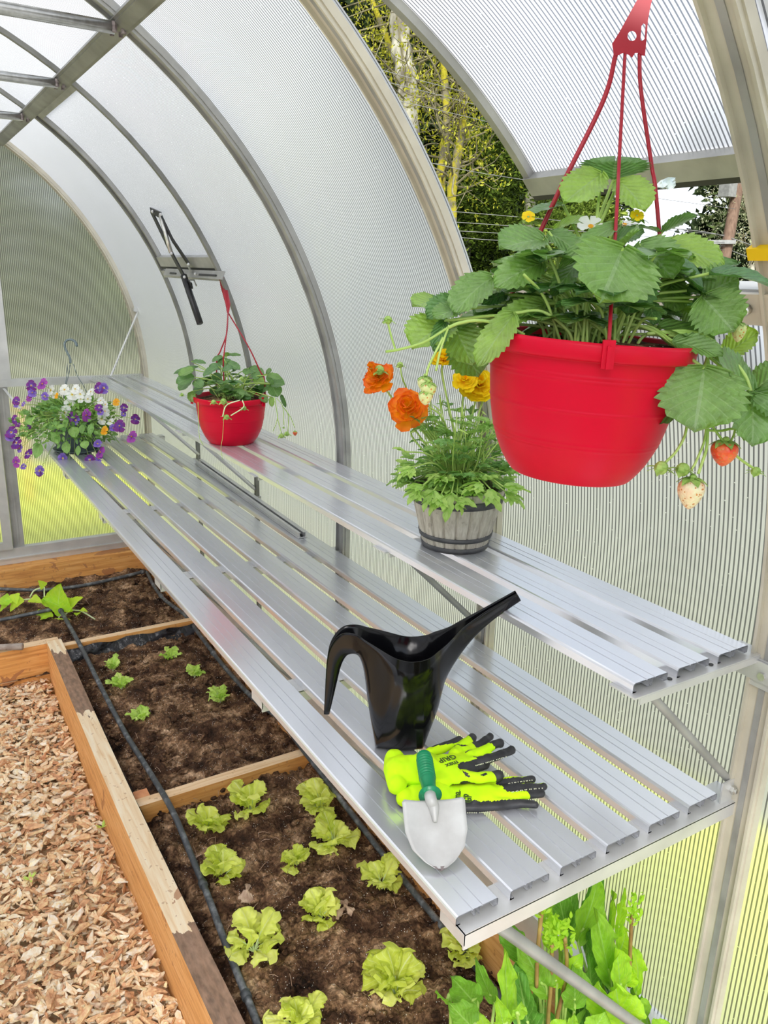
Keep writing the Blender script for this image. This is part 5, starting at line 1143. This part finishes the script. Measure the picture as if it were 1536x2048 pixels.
g1 = glove('work_glove', 'upper neon-yellow and black work glove, spread with bent fingers under the trowel handle', [(430, 420, .034, .032), (540, 410, .036, .032), (640, 400, .036, .033), (740, 380, .033, .033), (560, 470, .030, .032), (700, 450, .026, .032), (800, 340, .024, .034), (480, 360, .028, .032)],
   [([(700, 290, .034), (760, 225, .036), (830, 165, .037), (850, 145, .034)], [.012, .0105, .010, .009]), ([(800, 260, .034), (880, 215, .036), (955, 170, .037), (998, 140, .035)], [.0105, .0085, .008, .0075]), ([(830, 300, .035), (920, 265, .038), (1010, 215, .040), (1078, 190, .038)], [.012, .0098, .0095, .009]),
    ([(850, 350, .034), (960, 330, .036), (1080, 285, .036), (1175, 255, .034)], [.012, .010, .0092, .0082]), ([(780, 470, .033), (880, 480, .034), (980, 470, .034), (1065, 462, .033)], [.014, .012, .011, .0105]), ([(500, 270, .030), (620, 225, .030), (740, 175, .030)], [.010, .011, .010]), ([(800, 420, .030), (880, 395, .030), (960, 375, .026)], [.010, .009, .008])],
   [([(205, 330, .030), (215, 420, .030), (225, 540, .028)], [.019, .022, .017]), ([(250, 430, .030), (340, 420, .032), (440, 415, .032)], [.029, .031, .031])], .0185,
   [([(480, 250, .028), (620, 200, .032), (760, 140, .036), (850, 120, .036)], .011), ([(860, 160, .030), (860, 150, .04)], .009), ([(700, 225, .04), (820, 195, .046)], .0028), ([(900, 200, .04), (1000, 138, .04)], .012), ([(780, 262, .045), (850, 240, .046)], .0025), ([(1040, 200, .04), (1085, 190, .04)], .0135),
    ([(870, 300, .045), (980, 270, .048), (1050, 230, .044)], .0035), ([(980, 335, .036), (1090, 285, .038), (1180, 255, .036)], .0105), ([(780, 410, .038), (880, 380, .038), (970, 350, .036)], .0115), ([(760, 440, .04), (850, 460, .046), (960, 440, .044)], .0030), ([(1060, 455, .034), (1080, 470, .034)], .0115), ([(640, 555, .02), (800, 540, .024), (960, 510, .026), (1060, 490, .026)], .0075)])
dotrow(g1, [(880, 378, .046), (1000, 345, .046), (1130, 305, .043)], 18)
def text_part(txt, p, xdir, size, parent, name, mat):
    cu = bpy.data.curves.new('t', 'FONT'); cu.body = txt; cu.size = size; cu.extrude = .0002; cu.align_x = 'CENTER'; cu.align_y = 'CENTER'; cu.resolution_u = 3; cu.offset = .0004
    o = bpy.data.objects.new('t', cu); COL.objects.link(o); x = nrm(xdir); z = np.array([0, 0, 1.]); z = nrm(z-x*(z@x)); y = np.cross(z, x)
    dg = bpy.context.evaluated_depsgraph_get(); me = bpy.data.meshes.new_from_object(o.evaluated_get(dg)); bpy.data.objects.remove(o)
    V = np.array([v.co[:] for v in me.vertices]); F = [tuple(q.vertices) for q in me.polygons]; V = np.asarray(p)+V[:, :1]*x+V[:, 1:2]*y+V[:, 2:3]*z
    m_ = MB(); m_.add(V, F); return m_.build(name, M[mat], parent)
from mathutils.bvhtree import BVHTree
def onto(e, x, y, zdef):
    """height of a glove's back at a point"""
    bv = None; best = zdef
    for ch in e.children:
        if ch.name.startswith('knit_back'):
            L = np.array(e.location); me = ch.data; bv = BVHTree.FromPolygons([tuple(np.array(v.co)+L) for v in me.vertices], [tuple(q.vertices) for q in me.polygons])
            h = bv.ray_cast(Vector((x, y, .3)), Vector((0, 0, -1))); 
            if h[0] is not None: best = h[0].z
    return best
for e_, cx, cy, a1, a2, sz, zz in ((g1, 640, 325, (675, 315), (560, 350), .0165, .047), (g2, 815, 612, (815, 660), (815, 560), .0185, .026)):
    for i, w_t in enumerate(('GRIP', 'max')):
        p = G(cx, cy, zz); xd = G(*a1, zz)-G(*a2, zz) if e_ is g1 else G(*a2, zz)-G(*a1, zz)
        if e_ is g1: xd = -xd
        xd = nrm(xd); yd = np.cross((0, 0, 1), xd); q = p-yd*(i*-1)*sz*.0 + yd*(0 if i == 0 else .95*sz)
        q[2] = onto(e_, q[0], q[1], zz)+.0006; text_part(w_t, q, xd, sz*(1.0 if i == 0 else .9), e_, 'print', 'ink')
# ------------------------------------------------------------ hand trowel
e7 = thing('hand_trowel', at(870, 1650, 2, 0), 'garden hand trowel with ribbed green grip and white blade', 'trowel')
hb, ht = G(500, 625, .066), G(445, 285, .074); ax = nrm(hb-ht); Lh = np.linalg.norm(hb-ht)
m = MB(); ts = np.linspace(0, 1, 90); rad = []
for t in ts:
    r = .0128 if t > .05 else .0128*math.sqrt(max(0, 1-((.05-t)/.05)**2))*.98+.0002
    if .10 < t < .62: r += .0013*math.sin(t*95)
    if t > .66: r = .0128-.0012*math.sin((t-.66)/.34*math.pi)
    if t > .92: r = .0125+.006*math.sin((t-.92)/.08*math.pi/2)
    rad.append(r)
tube(m, [ht+(hb-ht)*t for t in ts], rad, 24); m.build('grip', M['greenplastic'], e7, True)
tipb = G(590, 1255, .004); bl = G(520, 670, .058); d = nrm(tipb-bl); L = np.linalg.norm(tipb-bl); s = nrm(np.cross(d, (0, 0, 1))); nn = np.cross(s, d)
us = np.linspace(0, 1, 30); tv = np.linspace(-1, 1, 15); wv = lambda u: .0495*(np.interp(u, [0, .02, .45, .70, .88, .97, 1], [.93, 1.0, .97, .80, .46, .17, .04]))
V = []
wv2 = lambda u: float(wv(u))
for off in (0, -.0016):
    for u in us:
        for t in tv:
            lead = -.012*(abs(t)**1.6) if u < .15 else 0
            dish = .010*(t*t)*(1-.6*u)+.0035*math.exp(-(t/.3)**2)*max(0, 1-u*3.2)-.004*math.sin(u*math.pi)
            uu = u*L if u >= .15 else u*L
            V.append(bl+d*uu+s*t*wv2(u)+nn*(dish+off))
nU, nT = 30, 15; F = [(i*nT+j, i*nT+j+1, (i+1)*nT+j+1, (i+1)*nT+j) for i in range(nU-1) for j in range(nT-1)]; o_ = nU*nT
F2 = [tuple(x+o_ for x in f[::-1]) for f in F]; edge = []
for i in range(nU-1): edge += [(i*nT, (i+1)*nT, (i+1)*nT+o_, i*nT+o_), (i*nT+nT-1, i*nT+nT-1+o_, (i+1)*nT+nT-1+o_, (i+1)*nT+nT-1)]
for j in range(nT-1): edge += [(j, j+o_, j+1+o_, j+1), ((nU-1)*nT+j, (nU-1)*nT+j+1, (nU-1)*nT+j+1+o_, (nU-1)*nT+j+o_)]
allF = F+F2+edge; m = MB(); m.add(V, allF)
for k, f in enumerate(allF):
    um = np.mean([((i % o_)//nT)/(nU-1) for i in f]); tm = np.mean([tv[(i % o_) % nT] for i in f])
    if um > .955+.02*math.sin(tm*7) : m.m[k] = 1
m.build('blade', [M['blade'], M['rust']], e7, True)
m = MB(); tube(m, spline([hb-ax*.02, hb+ax*.008, bl+d*.012+nn*.004, bl+d*.034+nn*.001], 8), np.interp(np.linspace(0, 1, 25), [0, .3, .7, 1], [.0088, .0095, .0085, .003]), 14); m.build('neck', M['blade'], e7, True)
# ------------------------------------------------------------ plants in the beds
def lettuce(bx, by, sz, label, nl=8, tall=1.0, lean=(0, 0), mat='lettuce', name='lettuce_plant', cat='lettuce', shape='fan'):
    if mat == 'lettuce': sz = sz*.93
    b_ = at(bx, by, 2, ZS+.008); e = thing(name, b_, label, cat); m_ = MB(); q = MB()
    for k in range(int(nl*1.6)):
        a = 6.283*k/(nl*1.6)+rng.uniform(-.3, .3); el = rng.uniform(.6, 1.2) if k % 3 else rng.uniform(1.0, 1.45); L = sz*rng.uniform(.65, 1.1)*tall
        d = nrm(np.array([math.cos(a)*math.cos(el)+lean[0], math.sin(a)*math.cos(el)+lean[1], math.sin(el)])); s0 = b_+d*L*.22
        leaf(m_, s0, b_+d*L, sz*rng.uniform(.65, .95), np.array([-math.cos(a)*.6, -math.sin(a)*.6, 1]), shape, .22, 7, -.2, .50, .17, 28, 16, rng.uniform(0, 1))
        tube(q, spline([b_-[0, 0, .01], b_+d*L*.2, b_+d*L*.5], 4), np.interp(np.linspace(0, 1, 9), [0, 1], [sz*.055, sz*.015]), 6, flat=.5)
    m_.build('leaves', M[mat], e, True); q.build('ribs', M['stempale'], e, True); return e
LT = [(415, 1658, .085, 'lettuce nearest the corner where hose meets the divider board', 8, 1.0, (.15, 0)), (502, 1622, .085, 'upright lettuce close in front of the middle of the divider board', 7, 1.25, (0, 0)),
      (446, 1752, .095, 'full lettuce pressed against the drip hose, a dead leaf at its foot', 8, 1.0, (.05, .1)), (592, 1730, .070, 'very pale lettuce in the middle of the bed, touching its darker neighbour', 7, .95, (-.1, 0)),
      (668, 1690, .100, 'larger olive-green lettuce beside the bench edge, behind the very pale one', 8, 1.05, (-.1, 0)), (640, 1615, .085, 'lettuce in the far right corner by divider board and bench', 8, 1.1, (-.1, 0)),
      (640, 1838, .085, 'lettuce beside a brown wilted leaf in the middle of the front bed', 7, 1.0, (-.1, .05)), (508, 1900, .095, 'loose forked lettuce with white ribs beside the hose', 6, 1.25, (0, 0)),
      (762, 1775, .085, 'lettuce half hidden under the near part of the bench edge', 7, 1.1, (0, 0)), (930, 1912, .080, 'lettuce under the front corner of the bench', 8, 1.05, (-.15, 0)),
      (790, 1990, .100, 'lettuce nearest the camera on the right, left of the tall sorrel', 8, 1.15, (.05, 0)), (598, 2055, .080, 'lettuce cut by the bottom edge of the photo', 7, 1.1, (0, 0))]
for x, y, sz, lb, nl, tl, ln in LT: lettuce(x, y, sz, lb, nl, tl, ln)
for x, y, sz, lb in ((226, 1338, .055, 'farthest of the three mustard seedlings beside the hose'), (243, 1376, .060, 'middle one of the three mustard seedlings beside the hose'), (283, 1442, .060, 'nearest of the three mustard seedlings beside the hose'),
                     (343, 1316, .055, 'mustard seedling beside the black liner at the bench side'), (389, 1352, .055, 'middle mustard seedling along the bench side'), (441, 1401, .060, 'nearest mustard seedling along the bench side')):
    lettuce(x, y, sz, lb, 5, 1.15, (0, 0), 'mustard', 'mustard_seedling', 'seedling', 'lobed')
for x, y, r, lb in ((402, 1712, .030, 'dry brown leaf draped against the hose beside the full lettuce'), (495, 1778, .038, 'withered pinkish leaf on the soil in front of the full lettuce'), (690, 1812, .042, 'dark shrivelled leaf on the soil beside the middle lettuce')):
    m = MB(); c = at(x, y, 2, ZS+.022)
    for j in range(3): a = rng.rand()*6.28; leaf(m, c+[0, 0, .004*j], c+np.array([math.cos(a)*r, math.sin(a)*r, -.008]), r*.8, (0, 0, 1), 'fan', fold=-.3, curl=.4, wav=.15, nu=12, nv=8, tint=.5)
    tag(m.build('withered_leaf', M['dry'], None, True), lb, 'leaf')
# cucumber plant sprawling in the far bed
cb = at(112, 1235, 2, ZS); e = thing('cucumber_plant', cb, 'yellow-green cucumber plant sprawling over the far bed', 'cucumber plant')
dq = float((cb-CP)@CF)-.03
def K_(cx, cy, dd=0.): return atd(cx*.22135, 1130+cy*.22135, dq+dd)
m = MB(); st = MB()
for bx, by, tx, ty, w, tn in ((520, 400, 545, 170, 260, .45), (600, 400, 385, 300, 170, .35), (620, 380, 745, 290, 130, .85), (560, 480, 540, 620, 140, .9), (400, 440, 320, 500, 120, .6), (470, 430, 380, 480, 90, .5), (280, 300, 380, 340, 80, .8), (190, 290, 90, 420, 110, .75), (130, 260, 150, 360, 70, .8), (90, 310, -40, 350, 120, .3), (90, 300, 0, 420, 80, .5), (400, 200, 345, 140, 70, .7), (130, 600, 240, 640, 110, .7), (60, 560, 40, 520, 50, .9), (700, 430, 690, 460, 50, .7), (730, 400, 790, 420, 40, .8)):
    leaf(m, K_(bx, by), K_(tx, ty, -.02), w*1.5*.22135*dq/FPX, -CF*.6+CU*.7, 'heart', .10, 7, .12, .15, .03, 16, 8, tn)
for pts in (((540, 440), (400, 330), (280, 310), (180, 315), (60, 300)), ((400, 290), (400, 200)), ((270, 290), (310, 230), (390, 200)), ((560, 400), (680, 410), (740, 420), (860, 490)), ((330, 480), (200, 560), (120, 600), (0, 660)), ((20, 540), (80, 580), (130, 610)), ((540, 450), (520, 520)), ((540, 460), (600, 440), (640, 380))):
    tube(st, spline([K_(x, y, .01) for x, y in pts], 8), .0035, 6)
m.build('leaves', M['squash'], e, True); st.build('stems', M['stempale'], e, True)
# tall sorrel at the lower right: measured blades
def X_(cx, cy, Y): return at(860+cx*.39063, 1700+cy*.39063, 1, Y)
SR = [(870, 500, 905, 55, 130, .20, .10), (760, 480, 870, 150, 120, .17, .55), (1040, 520, 1140, 125, 75, .16, .75), (1000, 520, 1185, 320, 190, .12, .80), (1040, 400, 1045, 180, 60, .13, .85), (740, 480, 760, 120, 90, .26, .12), (700, 430, 645, 170, 90, .24, .2), (590, 400, 605, 190, 60, .2, .6), (560, 300, 610, 220, 60, .2, .45),
      (480, 580, 365, 330, 100, .10, .25), (600, 740, 460, 470, 130, .06, .40), (605, 500, 620, 320, 60, .08, .9), (690, 520, 655, 345, 60, .07, .95), (690, 640, 780, 530, 80, .06, .8), (740, 810, 740, 600, 130, .04, .35), (820, 820, 830, 540, 120, .10, .15), (925, 700, 865, 320, 120, .07, .5), (980, 740, 960, 510, 120, .04, .85), (1085, 720, 1045, 500, 90, .06, .8),
      (1060, 570, 1275, 510, 70, .12, .25), (1110, 820, 1130, 650, 120, .08, .4), (1210, 850, 1232, 600, 90, .07, .45), (1340, 900, 1352, 700, 90, .06, .85), (1400, 940, 1445, 770, 110, .05, .45), (1240, 920, 1080, 790, 150, .03, .55), (980, 960, 960, 700, 190, .0, .85), (520, 960, 430, 600, 150, .07, .12), (395, 960, 400, 530, 90, .04, .65),
      (245, 800, 115, 660, 120, .10, .3), (330, 790, 235, 570, 70, .10, .3), (105, 785, 25, 730, 40, .10, .4), (235, 930, 105, 790, 130, .05, .3), (385, 930, 345, 760, 70, .02, .7), (720, 930, 740, 840, 50, .0, .6), (630, 940, 700, 870, 70, -.02, .7), (820, 950, 900, 830, 110, -.02, .55), (300, 960, 255, 840, 70, -.02, .6), (1150, 960, 1240, 880, 130, -.02, .6),
      (1320, 980, 1290, 900, 80, 0, .4), (650, 700, 620, 560, 80, .06, .9), (700, 760, 720, 600, 60, .05, .9), (880, 620, 820, 420, 90, .16, .15), (1000, 700, 1030, 600, 80, .05, .95), (550, 640, 520, 480, 70, .1, .3), (1050, 850, 1100, 740, 100, .05, .5), (450, 860, 470, 780, 60, 0, .6), (900, 880, 860, 690, 120, .02, .75)]
sor = {}
for k, lb in ((0, 'low grey-green sorrel clump at the left foot of the tall sorrel'), (1, 'tall sorrel with reddish flower stems under the bench corner'), (2, 'tall broad-leaved sorrel against the frosted wall beside the post')):
    px = ((200, 1000), (640, 1080), (1000, 1080))[k]; p = X_(px[0], px[1], .08); p[2] = ZS; sor[k] = (thing('sorrel_plant', p, lb, 'sorrel'), MB(), MB(), p)
for bx, by, tx, ty, w, Y, tn in SR:
    k = 0 if bx < 420 else (1 if bx < 760 else 2); e_, m_, s_, p = sor[k]; b_, t_ = X_(bx, by, Y+.04), X_(tx, ty, Y+.03)
    leaf(m_, b_, t_, w*.39063*float((b_-CP)@CF)/FPX*1.3, -CF+CU*.2+rng.normal(size=3)*.25, 'oval' if w > 85 else 'lance', .08, 9, .2, .12, .055, 24, 10, tn)
    r0 = p+np.array([rng.uniform(-.03, .03), rng.uniform(-.03, .03), 0]); tube(s_, spline([r0, r0*.5+b_*.5+[0, 0, -.02], b_, b_+(t_-b_)*.25], 6), [.0035]*18+[.002], 6) if False else tube(s_, spline([r0, r0*.5+b_*.5, b_, b_+(t_-b_)*.25], 6), .003, 6)
for k in range(110):                # filler blades low down
    e_, m_, s_, p = sor[k % 3]; a = rng.rand()*6.28; L = rng.uniform(.12, .24); b_ = p+np.array([math.cos(a)*.03, math.sin(a)*.03, .02]); d = nrm([math.cos(a), math.sin(a), rng.uniform(1.0, 2.4)])
    leaf(m_, b_+d*.05, b_+d*(L+.05), L*.35, -d[[1, 0, 2]]*[1, -1, .2]+CU*.3, 'lance', .05, 9, .2, .3, .03, 14, 6, rng.uniform(.1, .7))
for e_, m_, s_, p in sor.values(): keep_in(m_).build('leaves', M['sorrel'], e_, True); keep_in(s_).build('stems', M['stem'], e_, True)
for pts, k in ((((600, 1000), (605, 860), (618, 700), (625, 480)), 1), (((640, 1000), (652, 860), (690, 690), (700, 560), (690, 450)), 1), (((545, 700), (550, 540), (565, 380), (582, 250)), 1), (((1020, 700), (1030, 400), (1040, 330)), 2)):
    m = MB(); tube(m, spline([X_(x, y, .09) for x, y in pts], 8), .0036, 8); m.build('flower_stem', M['stemred'], sor[k][0], True)
    c = X_(*pts[-1], .09); q = MB()
    for j in range(46): d = nrm(rng.normal(size=3)+[0, 0, .8]); o = c+np.array([0, 0, rng.uniform(-.02, .045)])+rng.normal(size=3)*.007; leaf(q, o, o+d*.014, .006, -CF, 'oval', nu=4, nv=2, tint=.9)
    q.build('flower_head', M['sorrel'], sor[k][0])
# tiny weeds in the bark path and dry straws on the soil
for x, y, lb in ((205, 1655, 'tiny green weed sprouting in the bark path, the farther one'), (60, 1760, 'tiny green weed sprouting in the bark path, the nearer one')):
    c = at(x, y, 2, ZG+.02); m = MB()
    for j in range(9): a = rng.rand()*6.28; leaf(m, c, c+np.array([math.cos(a), math.sin(a), rng.uniform(.2, .8)])*.022, .007, (0, 0, 1), 'oval', nu=5, nv=2, tint=.6)
    tag(m.build('weed', M['mustard'], None), lb, 'weed')
m = MB()
for k in range(170):
    x, y = rng.uniform(-.05, .45), rng.uniform(.4, 3.55); a = rng.rand()*6.28; L = rng.uniform(.012, .045); p = np.array([x, y, ZS+.012]); d = np.array([math.cos(a), math.sin(a), .1]); tube(m, spline([p, p+d*L*.5+[0, 0, .004], p+d*L], 3), .0007, 4, cap=False)
tag(m.build('straw_litter', M['dry'], None), 'fine dry straws and rootlets scattered on the soil', 'straw', None, 'stuff')
